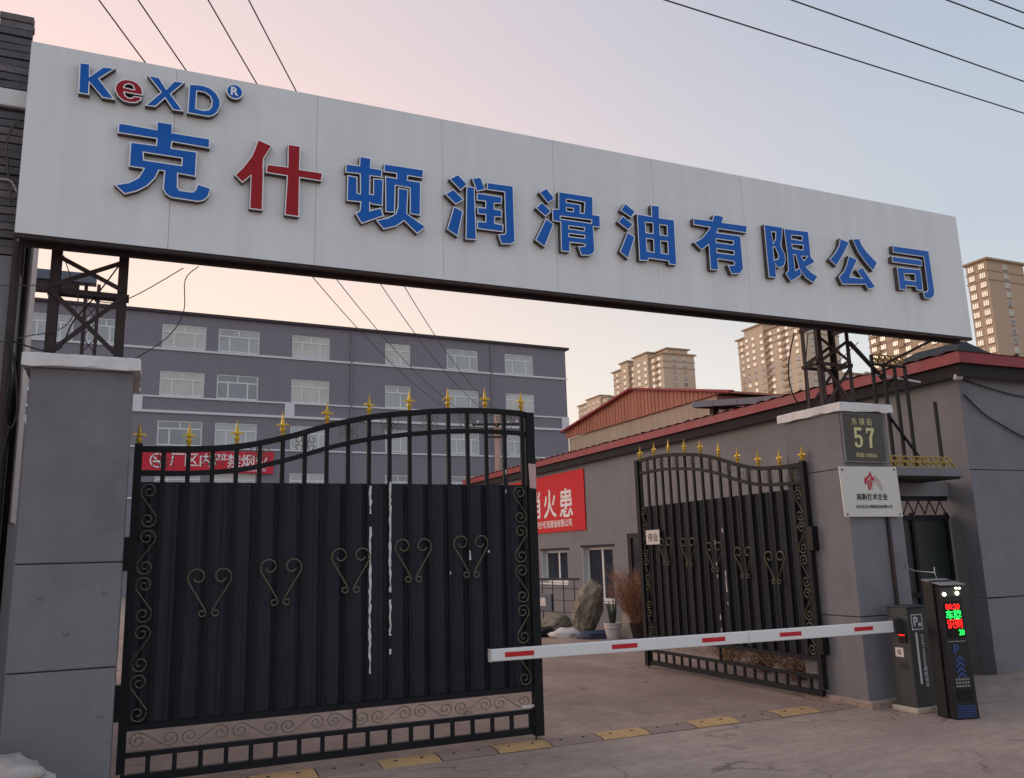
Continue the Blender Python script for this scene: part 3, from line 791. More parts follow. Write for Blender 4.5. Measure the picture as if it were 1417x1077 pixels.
def gate_leaf(label, sx, hinge, rz, seed):
    t = thing('gate_leaf', label, 'gate', hinge, 'gate leaves', rz)
    r = random.Random(seed)
    W = Matrix.Translation(hinge) @ Matrix.Rotation(rz, 4, 'Z')
    rot = (0, 0, rz)
    def w3(u, n, z): return tuple(W @ Vector((sx * u, n, z)))
    def part(name, s, m, parent=t, smooth=False):
        me = s.mesh(name, m)
        return put(name, me, parent, loc=hinge, rot=rot, smooth=smooth)
    def lbox(u0, u1, n0, n1, z0, z1, s=None):
        s = s or MB()
        return s.box(min(sx * u0, sx * u1), max(sx * u0, sx * u1), n0, n1, z0, z1)
    du = .1867
    part('hinge_stile', lbox(-.03, .03, -.03, .03, .12, ztop(0) + .02), M_GATE)
    part('free_stile', lbox(3.395, 3.478, -.04, .04, .03, 2.975), M_GATE)
    # curved rails
    for nm, dz, hh in (('top_rail', -.02, .024), ('second_rail', -.215, .02)):
        s = MB(); n = 40
        for i in range(n):
            ua, ub = 3.41 * i / n, 3.41 * (i + 1) / n
            za, zb = ztop(ua) + dz, ztop(ub) + dz
            s.quadbox([(sx * ua, -.022, za - hh), (sx * ub, -.022, zb - hh), (sx * ub, .022, zb - hh), (sx * ua, .022, za - hh),
                       (sx * ua, -.022, za + hh), (sx * ub, -.022, zb + hh), (sx * ub, .022, zb + hh), (sx * ua, .022, za + hh)])
        part(nm, s, M_GATE)
    part('sheet_rail', lbox(.03, 3.40, -.024, .024, .415, .462), M_GATE)
    part('lower_rail', lbox(.03, 3.40, -.022, .022, .225, .262), M_GATE)
    part('bottom_rail', lbox(.0, 3.40, -.026, .026, .05, .108), M_GATE)
    # bars
    for k in range(1, 19):
        u = k * du
        part('bar', lbox(u - .0175, u + .0175, -.0135, .0135, .462, ztop(u) - .03), M_GATE)
        if k % 1 == 0:
            part('short_bar', lbox(u - .0165, u + .0165, -.012, .012, .108, .225), M_GATE)
    for u in (9.4 * du, ):
        part('short_bar', lbox(u - .014, u + .014, -.014, .014, .262, .415), M_GATE)
    # corrugated sheet behind the bars
    s = MB(); n = 36 * 6
    prof = [0, .012, .021, .024, .021, .012]
    pts = [(.02 + 3.37 * i / n, .018 + prof[i % 6] * (.75 + .25 * math.sin(i * .37))) for i in range(n + 1)]
    o = 0
    for (u, nn) in pts:
        s.v += [(sx * u, nn, .445), (sx * u, nn, 2.283)]
    for i in range(n):
        s.f.append((2 * i, 2 * i + 2, 2 * i + 3, 2 * i + 1)); s.m.append(0)
    part('sheet_panel', s, M_SHEET, smooth=True)
    # finials on every second bar
    key = 'finial_mesh'
    if key not in bpy.data.meshes:
        s = MB()
        s.lathe([(.016, 0), (.02, .012), (.012, .02), (.022, .045), (.024, .06), (.012, .075), (.02, .085), (.019, .095), (.009, .15), (.001, .205)], 8)
        s.bar((-.042, 0, .098), (.042, 0, .098), .012, .014)
        s.bar((-.042, 0, .098), (-.05, 0, .082), .01, .01)
        s.bar((.042, 0, .098), (.05, 0, .082), .01, .01)
        s.mesh(key, M_GOLD)
    for k in range(0, 19, 2):
        u = k * du
        put('finial', bpy.data.meshes[key], t, loc=w3(u, 0, ztop(u) + .0), rot=(r.uniform(-.03, .03), r.uniform(-.03, .03), rz + r.uniform(-.3, .3)))
    # hearts
    hk = 'heart_mesh'
    if hk not in bpy.data.meshes:
        s = MB()
        for sg in (-1, 1):
            s.tube([(x, 0, z) for x, z in heart_half(sg)], .0062, 4)
        s.mesh(hk, M_SCROLL)
    for u, z in ((.575, 1.215), (1.13, 1.275), (1.71, 1.35), (2.265, 1.418), (2.81, 1.438)):
        put('heart_scroll', bpy.data.meshes[hk], t, loc=w3(u, -.022, z), rot=rot)
    sk = 'side_scroll_mesh'
    if sk not in bpy.data.meshes:
        s = MB(); s.tube([(x, 0, z) for x, z in s_scroll(.26, .36)], .0058, 4); s.mesh(sk, M_SCROLL)
    for col_u in (.095, 3.31):
        for i in range(5):
            fl = 1 if i % 2 else -1
            put('side_scroll', bpy.data.meshes[sk], t, loc=w3(col_u, -.02, .645 + .362 * i), rot=rot, scale=(fl * .95, 1, 1))
    part('scroll_brace', lbox(.03, .187, -.02, -.006, 1.84, 1.875), M_GATE)
    # bottom row of scrolls between the lower rails
    bk = 'low_scroll_mesh'
    if bk not in bpy.data.meshes:
        s = MB(); s.tube([(z, 0, x * .85) for x, z in s_scroll(.22, .36)], .0042, 4); s.mesh(bk, M_SCROLL)
    for i in range(9):
        put('low_scroll', bpy.data.meshes[bk], t, loc=w3(.22 + .37 * i, 0, .338), rot=rot, scale=(1 if i % 2 else -1, 1, 1))
    # small pairs of curls between the two curved rails
    ck = 'small_curl_mesh'
    if ck not in bpy.data.meshes:
        s = MB()
        for sg in (-1, 1):
            s.tube([(sg * (.012 + x), 0, z) for x, z in spiral(.048, .036, .012, .036, PI * 2.6, PI * .75, 10) + [(.008, .0)] + [(x, -z) for x, z in spiral(.048, .036, .012, .036, PI * 2.6, PI * .75, 10)[::-1]]], .0036, 4)
        s.mesh(ck, M_SCROLL)
    for k in range(0, 18, 2):
        u = (k + 1) * du
        put('small_curl', bpy.data.meshes[ck], t, loc=w3(u + (0 if k else 0), -.016, ztop(u) - .118), rot=rot)
    # hinges
    for z in (.62, 1.72):
        part('hinge_plate', lbox(-.085, -.005, -.04, .054, z - .13, z + .13), M_BLACK)
    part('drop_pin', lbox(3.385, 3.397, -.05, -.038, .008, .35), M_BLACK)
    return t, part, lbox, w3


LEAF_L, partL, lboxL, w3L = gate_leaf('tall black iron gate leaf with corrugated sheet and white residue streaks, closed across the gateway', 1, (-.0, 7.33, 0), 0, 11)
LEAF_R, partR, lboxR, w3R = gate_leaf('black iron gate leaf swung open into the yard beside the right pillar', -1, (6.865, 7.40, 0), -PI / 2, 12)


def residue(u, z0, z1, w, seed, part, dens=.8):
    """ragged white strips, one part for each unbroken run"""
    r = random.Random(seed)
    z = z1; prev = None; run = []
    def flush(run):
        if len(run) < 2: return
        s = MB()
        for (x, zz, ww) in run:
            for yy in (-.0155, -.0138):
                s.v += [(x - ww, yy, zz), (x + ww, yy, zz)]
        for i in range(len(run) - 1):
            o = 4 * i
            for q in ((0, 1, 5, 4), (2, 6, 7, 3), (0, 4, 6, 2), (1, 3, 7, 5)):
                s.f.append(tuple(o + k for k in q)); s.m.append(0)
        e = 4 * (len(run) - 1)
        s.f += [(0, 2, 3, 1), (e, e + 1, e + 3, e + 2)]; s.m += [0, 0]
        part('residue_streak', s, M_PEEL)
    while z > z0:
        if r.random() < dens or not run:
            run.append((u + r.uniform(-.004, .004), z, w * r.uniform(.25, 1.1)))
        else:
            flush(run); run = []
            z -= r.uniform(.02, .08)
        z -= r.uniform(.015, .05)
    flush(run)


residue(10 * .1867 + .012, .68, 2.26, .0125, 1, partL, .985)
residue(11 * .1867 + .003, .80, 2.30, .0125, 2, partL, .965)
residue(15 * .1867, 1.2, 1.76, .009, 3, partL, .6)
residue(16 * .1867, 1.32, 1.68, .010, 4, partL, .55)
residue(14 * .1867 - .005, 1.2, 1.5, .007, 6, partL, .3)
residue(17 * .1867, 2.18, 2.42, .008, 5, partL, .9)
residue(-9 * .1867, .55, 1.75, .010, 7, partR, .7)
residue(-8.1 * .1867, .6, 1.9, .010, 9, partR, .6)
s = MB(); s.quadbox([(3.41, -.0425, 2.25), (3.476, -.0425, 2.24), (3.476, -.0402, 2.24), (3.41, -.0402, 2.25), (3.40, -.0425, 2.48), (3.477, -.0425, 2.475), (3.477, -.0402, 2.475), (3.40, -.0402, 2.48)])
partL('torn_poster', s, M_PINK)
MB().box(3.27, 3.395, 7.30, 7.32, .28, .30).build('white_rag', M_PEEL, LEAF_L)

NOTE = thing('paper_notice', 'small white paper notice taped to the open gate leaf', 'notice', (6.84, 10.5, 1.73))
MB().box(6.838, 6.840, 10.33, 10.68, 1.73, 1.935).build('sheet', M_PAPER, NOTE)
lettering('notice_print', '停业', .13, M_INK, NOTE, (6.8365, 10.5, 1.83), ROT_SIDE)
# ================================================================ plates on the right pillar
T57 = thing('number_plate', 'dark bronze house number plate reading 57 on the right pillar', 'plate', (7.22, 6.82, 2.51))
MB().box(6.925, 7.525, 6.812, 6.834, 2.505, 3.052).build('plate_rim', M_PLASTER, T57)
MB().box(6.945, 7.505, 6.806, 6.813, 2.525, 3.032).build('plate', M_PLATE57, T57)
lettering('street_name', '东 棵 街', .085, M_PLATEG, T57, (7.2, 6.804, 2.95), ROT_FRONT)
# the two digits, cut as stout shapes
D5 = [(-.05, .11), (.055, .11), (.055, .078), (-.018, .078), (-.022, .028), (.02, .03), (.05, .012), (.06, -.03), (.05, -.075), (.02, -.105), (-.03, -.11), (-.062, -.085), (-.062, -.055), (-.035, -.05), (-.025, -.08), (.0, -.085), (.02, -.07), (.024, -.03), (.015, -.002), (-.015, .002), (-.03, -.012), (-.056, -.008)]
D7 = [(-.055, .11), (.06, .11), (.06, .085), (.02, .0), (.01, -.11), (-.028, -.11), (-.02, .0), (.02, .078), (-.035, .078), (-.04, .05), (-.058, .05)]
for dx, dg in ((-.088, D5), (.088, D7)):
    s = MB(); s.prism([(a * .98, b * 1.0) for a, b in dg], lambda a, b, t_, dx=dx: (7.215 + dx + a, 6.8025 + .004 * t_, 2.775 + b))
    s.build('digit', M_PLATEG, T57)
lettering('postcode', '邮编:150056', .058, M_PLATEG, T57, (7.22, 6.804, 2.585), ROT_FRONT)

TW = thing('company_plaque', 'pale metal company plaque with red flame emblem below the number plate', 'plaque', (7.21, 6.79, 1.92))
MB().quadbox([(6.81, 6.785, 1.924), (7.632, 6.785, 1.92), (7.632, 6.806, 1.92), (6.81, 6.806, 1.924), (6.794, 6.79, 2.455), (7.618, 6.79, 2.462), (7.618, 6.806, 2.462), (6.794, 6.806, 2.455)]).build('plate', M_PLATEW, TW, bevel=.004)
for xb, zb in ((6.84, 1.95), (7.59, 1.95), (6.83, 2.42), (7.58, 2.43)):
    MB().lathe([(.012, 0), (.009, .006)], 8).mesh('plate_screw_mesh', M_RETURN) if 'plate_screw_mesh' not in bpy.data.meshes else None
    put('screw', bpy.data.meshes['plate_screw_mesh'], TW, loc=(xb, 6.786, zb), rot=(PI / 2, 0, 0))
EM = [
    [(-.055, -.03), (-.075, .0), (-.07, .035), (-.045, .055), (-.02, .06), (.03, .12), (.02, .07), (.0, .045), (-.03, .03), (-.045, .01), (-.045, -.01)],
    [(.02, .11), (.045, .06), (.065, .045), (.068, .01), (.055, -.03), (.03, -.05), (.03, -.085), (.006, -.085), (.006, .03), (.03, .04), (.045, .02), (.04, -.01), (.03, -.025), (.03, .0), (.018, .02), (.03, .06)],
    [(-.028, -.085), (-.006, -.085), (-.006, .022), (-.04, .012), (-.028, -.005)]]
for e in EM:
    s = MB(); s.prism(e, lambda a, b, t_: (7.2 + a, 6.784 + .004 * t_, 2.29 + b)); s.build('emblem', M_PLATER, TW)
SM = [(.06, .07), (.09, .075), (.15, .02), (.19, -.07), (.175, -.1), (.15, -.09), (.1, -.02)]
s = MB(); s.prism(SM, lambda a, b, t_: (7.2 + a, 6.7862 + .002 * t_, 2.29 + b)); s.build('peeled_patch', M_SMEAR, TW)
lettering('plaque_title', '高新技术企业', .075, M_INK, TW, (7.215, 6.7845, 2.135), ROT_FRONT, .0008)
lettering('plaque_company', '哈尔滨克什顿润滑油有限公司', .04, M_INK, TW, (7.23, 6.784, 2.03), ROT_FRONT)

# ================================================================ speed bump
SB = thing('speed_bump', 'low speed bump of alternating yellow and dusty black pieces across the gateway', 'speed bump', (3.4, 7.1, 0))
prof = [(6.954, .003), (6.985, .012), (7.04, .022), (7.12, .026), (7.19, .022), (7.24, .011), (7.275, .003)]
for k in range(-7, 7):
    a = 3.3937 + .5 * k
    s = MB(); g = .005
    n = len(prof)
    dz = rnd.uniform(-.002, .003)
    for x in (a + g, a + .5 - g):
        for y, z in prof: s.v.append((x, y + rnd.uniform(-.003, .003), z + dz))
        for y, z in prof: s.v.append((x, y, -.004))
    for i in range(n - 1):
        s.f.append((i, i + 1, 2 * n + i + 1, 2 * n + i)); s.m.append(0)
    s.f.append(tuple(range(n)) + tuple(range(2 * n - 1, n - 1, -1))); s.m.append(1)
    s.f.append(tuple(range(2 * n, 3 * n)) + tuple(range(4 * n - 1, 3 * n - 1, -1))); s.m.append(1)
    s.f.append((0, 2 * n, 3 * n, n)); s.m.append(1)
    yel = (k % 2 == 1)
    s.v = [(x if i < 14 else x, y, z) for i, (x, y, z) in enumerate(s.v)]
    o = s.build('bump_piece', [M_RUBBERY if yel else M_RUBBERK, M_RUBBERK2], SB)
    for yb in (7.04, 7.2):
        put('bolt', bpy.data.meshes.get('bump_bolt') or MB().lathe([(.018, 0), (.012, .006)], 6).mesh('bump_bolt', M_RUBBERK2), o, loc=(a + (.14 if yb < 7.1 else .36), 7.08, .0245))

# ================================================================ barrier
BG = thing('parking_barrier', 'parking barrier with charcoal cabinet and long white arm striped red', 'barrier', (7.26, 6.52, 0))
cab = MB().box(7.10, 7.43, 6.40, 6.66, .05, 1.0).build('cabinet', M_CAB, BG, bevel=.012)
MB().box(7.06, 7.47, 6.37, 6.69, .0, .052).build('base_slab', M_BOARD, BG, bevel=.01)
MB().box(7.09, 7.44, 6.39, 6.67, 1.0, 1.014).build('lid', M_CAB, BG, bevel=.005)
arm = MB().quadbox([(2.655, 6.50, .80), (7.02, 6.50, .765), (7.02, 6.54, .765), (2.655, 6.54, .80), (2.655, 6.50, .895), (7.02, 6.50, .875), (7.02, 6.54, .875), (2.655, 6.54, .895)]).build('arm', M_ARM, BG, bevel=.008)
MB().box(2.640, 2.656, 6.498, 6.542, .797, .897).build('arm_end_cap', M_BUCKET, arm, bevel=.004)
MB().box(7.0, 7.1, 6.485, 6.555, .75, .90).build('arm_clamp', M_CAB, BG, bevel=.006)
MB().box(5.20, 5.212, 6.4985, 6.5, .775, .892).build('arm_joint', M_BUCKET, arm)
for a, b in ((2.772, 3.028), (3.76, 4.01), (4.685, 4.936), (5.561, 5.819), (6.483, 6.726)):
    f = lambda x: .8475 - .006 * (x - 2.655)
    MB().quadbox([(a, 6.4975, f(a) - .019), (b, 6.4975, f(b) - .019), (b, 6.5005, f(b) - .019), (a, 6.5005, f(a) - .019), (a, 6.4975, f(a) + .019), (b, 6.4975, f(b) + .019), (b, 6.5005, f(b) + .019), (a, 6.5005, f(a) + .019)]).build('red_stripe', M_STRIPE, arm)
# decals: framed P, bar and running text on the street side; reader, paper and vents on the driveway side
YF = 6.3985
def ring_rect(s, cx, cz, w, h, t_, y, tt=.002):
    s.box(cx - w / 2, cx + w / 2, y, y + tt, cz + h / 2 - t_, cz + h / 2)
    s.box(cx - w / 2, cx + w / 2, y, y + tt, cz - h / 2, cz - h / 2 + t_)
    s.box(cx - w / 2, cx - w / 2 + t_, y, y + tt, cz - h / 2 + t_, cz + h / 2 - t_)
    s.box(cx + w / 2 - t_, cx + w / 2, y, y + tt, cz - h / 2 + t_, cz + h / 2 - t_)
s = MB(); ring_rect(s, 7.215, .86, .15, .15, .009, YF - .001); s.build('logo_frame', M_DECALW, cab)
lettering('logo_letter', 'P', .125, M_DECALW, cab, (7.20, YF - .001, .865), ROT_FRONT, .004)
s = MB(); s.lathe([(.022, 0), (.022, .0015)], 14); put('logo_dot', s.mesh('logo_dot', M_DECALW), cab, loc=(7.25, YF, .835), rot=(PI / 2, 0, 0))
MB().box(7.175, 7.20, YF - .001, YF + .001, .27, .76).build('decal_bar', M_DECALW, cab)
lettering('cabinet_print', 'SMART PARKING', .044, M_DECALW, cab, (7.262, YF - .0005, .585), (PI / 2, PI / 2, 0), .0003, .30)
lettering('cabinet_print', '智能停车', .05, M_DECALW, cab, (7.262, YF - .0005, .335), (PI / 2, PI / 2, 0), .0003)
MB().box(7.085, 7.1, 6.44, 6.53, .66, .745).build('reader', M_BLACK, cab, bevel=.004)
MB().box(7.082, 7.086, 6.45, 6.52, .728, .742).build('reader_light', M_LEDR, cab)
MB().box(7.0975, 7.0995, 6.50, 6.60, .52, .61).build('paper_label', M_PAPER, cab)
lettering('label_mark', 'Q', .05, M_INK, cab, (7.0968, 6.55, .565), ROT_SIDE, .002)
for i in range(4):
    MB().box(7.0965, 7.0985, 6.46, 6.56, .40 + .022 * i, .407 + .022 * i).build('vent', M_BLACK, cab)

# ================================================================ kiosk with LED screen
KL = (7.113, 5.996); KA = math.radians(-13)
KI = thing('payment_kiosk', 'slim black parking kiosk with lit red and green screen and lamps', 'kiosk', (7.24, 6.05, 0), None, KA)
KM = Matrix.Translation((KL[0], KL[1], 0)) @ Matrix.Rotation(KA, 4, 'Z')
krot = KM.to_euler()
def kp(name, s, m, parent=KI, bevel=0, smooth=False):
    return put(name, s.mesh(name, m), parent, loc=(KL[0], KL[1], 0), rot=(0, 0, KA), bevel=bevel, smooth=smooth)
kp('rear_body', MB().box(-.012, .235, .09, .24, 0, 1.27), M_KIOSK, bevel=.006)
front = kp('front_body', MB().quadbox([(0, 0, 0), (.26, 0, 0), (.25, .12, 0), (.01, .12, 0), (-.0, .02, 1.22), (.245, .02, 1.22), (.24, .12, 1.22), (.01, .12, 1.22)]), M_KIOSK, bevel=.008)
kp('hood', MB().quadbox([(-.008, -.03, 1.225), (.258, -.03, 1.225), (.25, .245, 1.271), (-.015, .245, 1.271), (-.008, -.03, 1.236), (.258, -.03, 1.236), (.25, .245, 1.283), (-.015, .245, 1.283)]), M_GREYKEY, bevel=.003)
def kf(z): return .02 * z / 1.22            # front face leans back slightly
def kplate(name, x0, x1, z0, z1, m, out=.003, parent=front, bevel=0):
    return kp(name, MB().quadbox([(x0, kf(z0) - out, z0), (x1, kf(z0) - out, z0), (x1, kf(z0) + .002, z0), (x0, kf(z0) + .002, z0), (x0, kf(z1) - out, z1), (x1, kf(z1) - out, z1), (x1, kf(z1) + .002, z1), (x0, kf(z1) + .002, z1)]), m, parent, bevel)
kplate('lamp_panel', .01, .235, 1.12, 1.205, M_CAB)
for lx, lz, rr in ((.05, 1.142, .017), (.19, 1.148, .018), (.185, 1.196, .009), (.222, 1.194, .009)):
    s = MB(); s.lathe([(rr * .6, .016), (rr, .008), (rr, 0)][::-1], 12)
    me = s.mesh('lamp', M_LAMP)
    p = KM @ Vector((lx, kf(lz) - .003, lz)); put('lamp', me, front, loc=p, rot=(PI / 2, 0, KA))
kplate('screen', .03, .215, .735, 1.075, M_SCREEN, .004)
def kt(name, txt, size, m, x, z, off=.0, width=None):
    p = KM @ Vector((x, kf(z) - .0058, z))
    return lettering(name, txt, size, m, front, p, (PI / 2, 0, KA), off, width)
kt('led_text', '00:20', .07, M_LEDR, .122, 1.025, .0022, .155)
kt('led_text', '车牌', .092, M_LEDG, .122, .95, .0022, .165)
kt('led_text', '识别', .092, M_LEDR, .122, .865, .0022, .165)
kt('led_text', '20', .072, M_LEDG, .185, .785, .0022, .06)
kplate('divider', .03, .215, .70, .708, M_GREYKEY)
kt('blue_mark', 'P', .125, M_DECALB, .10, .63, .003)
for i in range(4):
    z = .54 - .049 * i
    s = MB(); s.prism([(-.045, -.03), (0, .01), (.045, -.03), (.045, -.008), (0, .034), (-.045, -.008)], lambda a, b, t_, z=z: (.125 + a, kf(z) - .005 + .004 * t_, z + b))
    kp('chevron', s, M_DECALB, front)
for r_i in range(3):
    for c_i in range(5):
        kplate('key', .055 + .03 * c_i, .075 + .03 * c_i, .29 + .03 * r_i, .308 + .03 * r_i, M_GREYKEY, .005)
kplate('recess_plate', .05, .215, .165, .265, M_BLACK, .004)
for r_i in range(5):
    for c_i in range(8):
        kplate('speaker_slot', .035 + .025 * c_i, .052 + .025 * c_i, .02 + .023 * r_i, .033 + .023 * r_i, M_DECALB, .003)
s = MB(); s.tube([(7.33, 6.20, 1.28), (7.335, 6.22, 1.34), (7.37, 6.35, 1.345), (7.5, 6.6, 1.35), (7.65, 6.82, 1.375), (7.72, 6.89, 1.40)], .005, 5)
s.tube([(7.335, 6.22, 1.33), (7.36, 6.24, 1.38), (7.40, 6.27, 1.39)], .005, 5)
tag(s.build('cable', M_BUCKET, smooth=True), 'thin pale cable running from the kiosk top to the pillar', 'cable')
s = MB(); s.tube([(7.30, 6.37, .05), (7.26, 6.27, .02), (7.22, 6.2, .012), (7.2, 6.16, .012)], .02, 6)
tag(s.build('conduit', M_BUCKET, smooth=True), 'short white conduit on the ground between barrier cabinet and kiosk', 'conduit')

# ================================================================ side door, canopy and railing between pillar and shed
SD = thing('side_door', 'dark green pedestrian door with lattice fanlight between right pillar and shed', 'door', (8.7, 7.95, 0))
MB().box(7.74, 9.74, 7.96, 8.0, 0, 1.98).build('door_leaf', M_DOOR, SD)
for x in (7.76, 8.42, 9.08, 9.7):
    MB().box(x - .025, x + .025, 7.93, 7.96, 0, 2.02).build('stile', M_GATE, SD)
for z in (.12, 1.0, 1.96, 2.2):
    MB().box(7.74, 9.74, 7.925, 7.955, z - .03, z + .03).build('rail', M_GATE, SD)
s = MB()
for i in range(10):
    xa = 7.8 + .19 * i
    s.bar((xa, 7.94, 2.0), (xa + .095, 7.94, 2.17), .012, .012); s.bar((xa + .095, 7.94, 2.17), (xa + .19, 7.94, 2.0), .012, .012)
s.build('fanlight_lattice', M_GATE, SD)
MB().box(7.74, 9.76, 7.90, 8.02, 2.23, 2.42).build('lintel', M_PLASTER2, SD)
CAN = thing('door_canopy', 'grey concrete canopy slab over the pedestrian door with gold edge trim', 'canopy', (8.6, 7.6, 2.42))
MB().box(7.62, 9.33, 7.31, 8.05, 2.425, 2.53).build('slab', M_PLASTER, CAN, bevel=.008)
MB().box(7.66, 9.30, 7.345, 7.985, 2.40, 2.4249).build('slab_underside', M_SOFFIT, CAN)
def wave_trim(s, x0, x1, y, z0, h, pitch):
    n = int((x1 - x0) / pitch)
    for i in range(n):
        for row in range(2):
            cx = x0 + pitch * (i + .5 + .25 * row); cz = z0 + h * (.28 + .44 * row)
            s.tube([(cx + pitch * .62 * math.cos(a), y, cz + h * .30 * math.sin(a)) for a in [k * 2 * PI / 8 for k in range(9)]], .011, 4)
s = MB(); wave_trim(s, 7.68, 9.12, 7.345, 2.532, .13, .095); s.build('gold_trim', M_GOLD2, CAN)
MB().bar((9.12, 7.345, 2.65), (9.25, 7.345, 2.535), .02, .02).build('trim_end', M_GOLD2, CAN)
RL = thing('railing', 'dark metal bar railing with gold wavy top standing on the door canopy', 'railing', (8.5, 7.55, 2.53))
for x in (8.265, 8.45, 8.635, 8.815):
    MB().box(x - .016, x + .016, 7.534, 7.566, 2.53, 3.84 if x > 8.3 else 3.95).build('bar', M_GATE, RL)
MB().box(8.25, 8.84, 7.54, 7.56, 3.815, 3.84).build('rail', M_GATE, RL)
s = MB(); wave_trim(s, 8.27, 8.80, 7.55, 3.842, .115, .10); s.build('gold_trim', M_GOLD2, RL)
MB().box(9.262, 9.294, 7.534, 7.566, 2.53, 3.4).build('post', M_GATE, RL)
MB().bar((8.40, 7.52, 3.2), (8.96, 7.52, 2.55), .03, .02).build('brace', M_GATE, RL)
MB().bar((8.15, 7.57, 3.72), (9.12, 7.60, 3.66), .02, .02).build('pale_rod', M_TRIMW, RL)

# ================================================================ shed on the right
SH = thing('shed', 'low grey plastered shed with dark red metal eaves on the right of the yard', 'shed', (14, 16, 0))
XW, YW = 9.78, 7.56
wins = [(18.87, 20.34, .935, 1.743), (16.68, 18.1, .568, 1.78)]
door = (14.6, 16.03, 0.0, 2.03)
ops = sorted([(a, b, z0, z1) for a, b, z0, z1 in wins] + [door])
s = MB(); y = YW + .012
for a, b, z0, z1 in ops:
    s.box(XW, XW + .24, y, a, 0, 4.0)
    if z0 > 0: s.box(XW, XW + .24, a, b, 0, z0)
    s.box(XW, XW + .24, a, b, z1, 4.0)
    y = b
s.box(XW, XW + .24, y, 25.2, 0, 4.0)
s.build('side_wall', M_PLASTER2, SH)
for z0, z1 in ((0, .93), (.945, 2.54), (2.55, 4.0)):
    MB().box(XW - .006, 19.0, YW, YW + .22, z0, z1).build('front_wall_band', M_PLASTER, SH, bevel=.004)
MB().box(XW + .006, 19.0, YW + .012, YW + .20, 0, 4.0).build('wall_core', M_MORTAR, SH)
# roof: eaves, fascia, sheet
XE, YE = 9.60, 7.37
MB().box(XE - .012, XE + .012, YE - .012, 25.6, 3.905, 4.05).build('eave_fascia', M_REDROOF, SH)
MB().box(XE + .012, 19.4, YE - .012, YE + .012, 3.905, 4.05).build('eave_fascia', M_REDROOF, SH)
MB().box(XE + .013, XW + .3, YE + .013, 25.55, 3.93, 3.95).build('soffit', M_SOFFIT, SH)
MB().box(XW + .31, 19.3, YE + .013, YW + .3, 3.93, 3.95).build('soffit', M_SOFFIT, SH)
s = MB(); n = 120
for i in range(n + 1):
    yy = YE - .03 + (25.6 - YE) * i / n
    dz = .022 if i % 2 else 0
    k = min(1.0, (yy - YE + .03) / 6.5)          # hipped end towards the street
    s.v += [(XE - .045, yy, 4.052 + dz), (XE + 4.8 * k + .01, yy, 4.052 + .85 * k + dz), (19.35 - 4.8 * k, yy, 4.052 + .85 * k + dz), (19.4, yy, 4.055 + dz)]
for i in range(n):
    for j in range(3):
        s.f.append((4 * i + j, 4 * i + j + 1, 4 * i + j + 5, 4 * i + j + 4)); s.m.append(0)
s.build('roof_sheet', M_REDROOF, SH)
MB().box(XE + .05, XE + .075, YE + .05, 25.5, 3.74, 3.93).build('eave_shade_strip', M_SOFFIT, SH)  # dark strip added to paint the shade band below the side fascia
MB().box(XE + .08, 19.3, YE + .05, YE + .075, 3.74, 3.93).build('eave_shade_strip', M_SOFFIT, SH)  # same painted shade band along the front fascia
s = MB(); s.quadbox([(9.60, 7.40, 4.052), (10.35, 7.40, 4.052), (10.2, 8.6, 4.09), (9.60, 8.6, 4.06), (9.84, 7.50, 4.23), (9.95, 7.50, 4.23), (9.95, 8.2, 4.24), (9.84, 8.2, 4.24)])
s.build('hip_cap', M_BLACK, SH)
for i, yy in enumerate((7.9, 9.2, 10.4, 11.9, 13.2, 14.8, 16.5, 18.2)):
    put('roof_nail', bpy.data.meshes.get('roof_nail') or MB().lathe([(.03, 0), (.034, .03), (.0, .045)], 7).mesh('roof_nail', M_ROOFGREY), SH, loc=(XE + .02, yy + rnd.uniform(-.2, .2), 4.06))
for i, xx in enumerate((10.75, 11.35, 11.7, 12.5, 13.3)):
    put('roof_nail', bpy.data.meshes['roof_nail'], SH, loc=(xx, YE + .03, 4.06))
# windows and door of the side wall
for a, b, z0, z1 in wins:
    w = thing('tmp', '', '') if False else None
    fr = MB(); xf = XW + .15
    ym = (a + b) / 2
    for ya, yb, za, zb in ((a, b, z1 - .06, z1), (a, b, z0, z0 + .06), (a, a + .06, z0 + .06, z1 - .06), (b - .06, b, z0 + .06, z1 - .06), (ym - .035, ym + .035, z0 + .06, z1 - .06)):
        fr.box(xf, xf + .05, ya, yb, za, zb)
    wf = fr.build('window', M_FRAME, SH)
    MB().box(xf + .02, xf + .03, a + .06, ym - .035, z0 + .06, z1 - .06).build('pane', M_GLASSD, wf)
    MB().box(xf + .02, xf + .03, ym + .035, b - .06, z0 + .06, z1 - .06).build('pane', M_GLASSD, wf)
    MB().box(XW - .03, xf, a - .03, b + .03, z0 - .04, z0 - .001).build('sill', M_FRAME, wf)
    MB().box(XW + .002, xf, b - .012, b - .001, z0, z1).build('reveal', M_FRAME, wf)
    MB().box(XW - .012, XW - .001, a - .1, b + .06, z1 + .005, z1 + .05).build('drip_strip', M_SOFFIT, wf)
dr = MB().box(XW + .06, XW + .12, door[0], door[1], 0, door[3]).build('door', M_GLASSD, SH)
s = MB()
for ya, yb, za, zb in ((door[0], door[0] + .09, 0, door[3]), (door[1] - .09, door[1], 0, door[3]), (door[0] + .09, door[1] - .09, door[3] - .09, door[3]), (door[0] + .09, door[1] - .09, .9, .98), (door[0] + .09, door[1] - .09, 0, .12)):
    s.box(XW + .02, XW + .06, ya, yb, za, zb)
s.build('door_frame', M_POT, dr)
MB().box(XW + .0, XW + .02, door[1] - .3, door[1] - .26, 1.0, 1.2).build('door_handle', M_RETURN, dr)
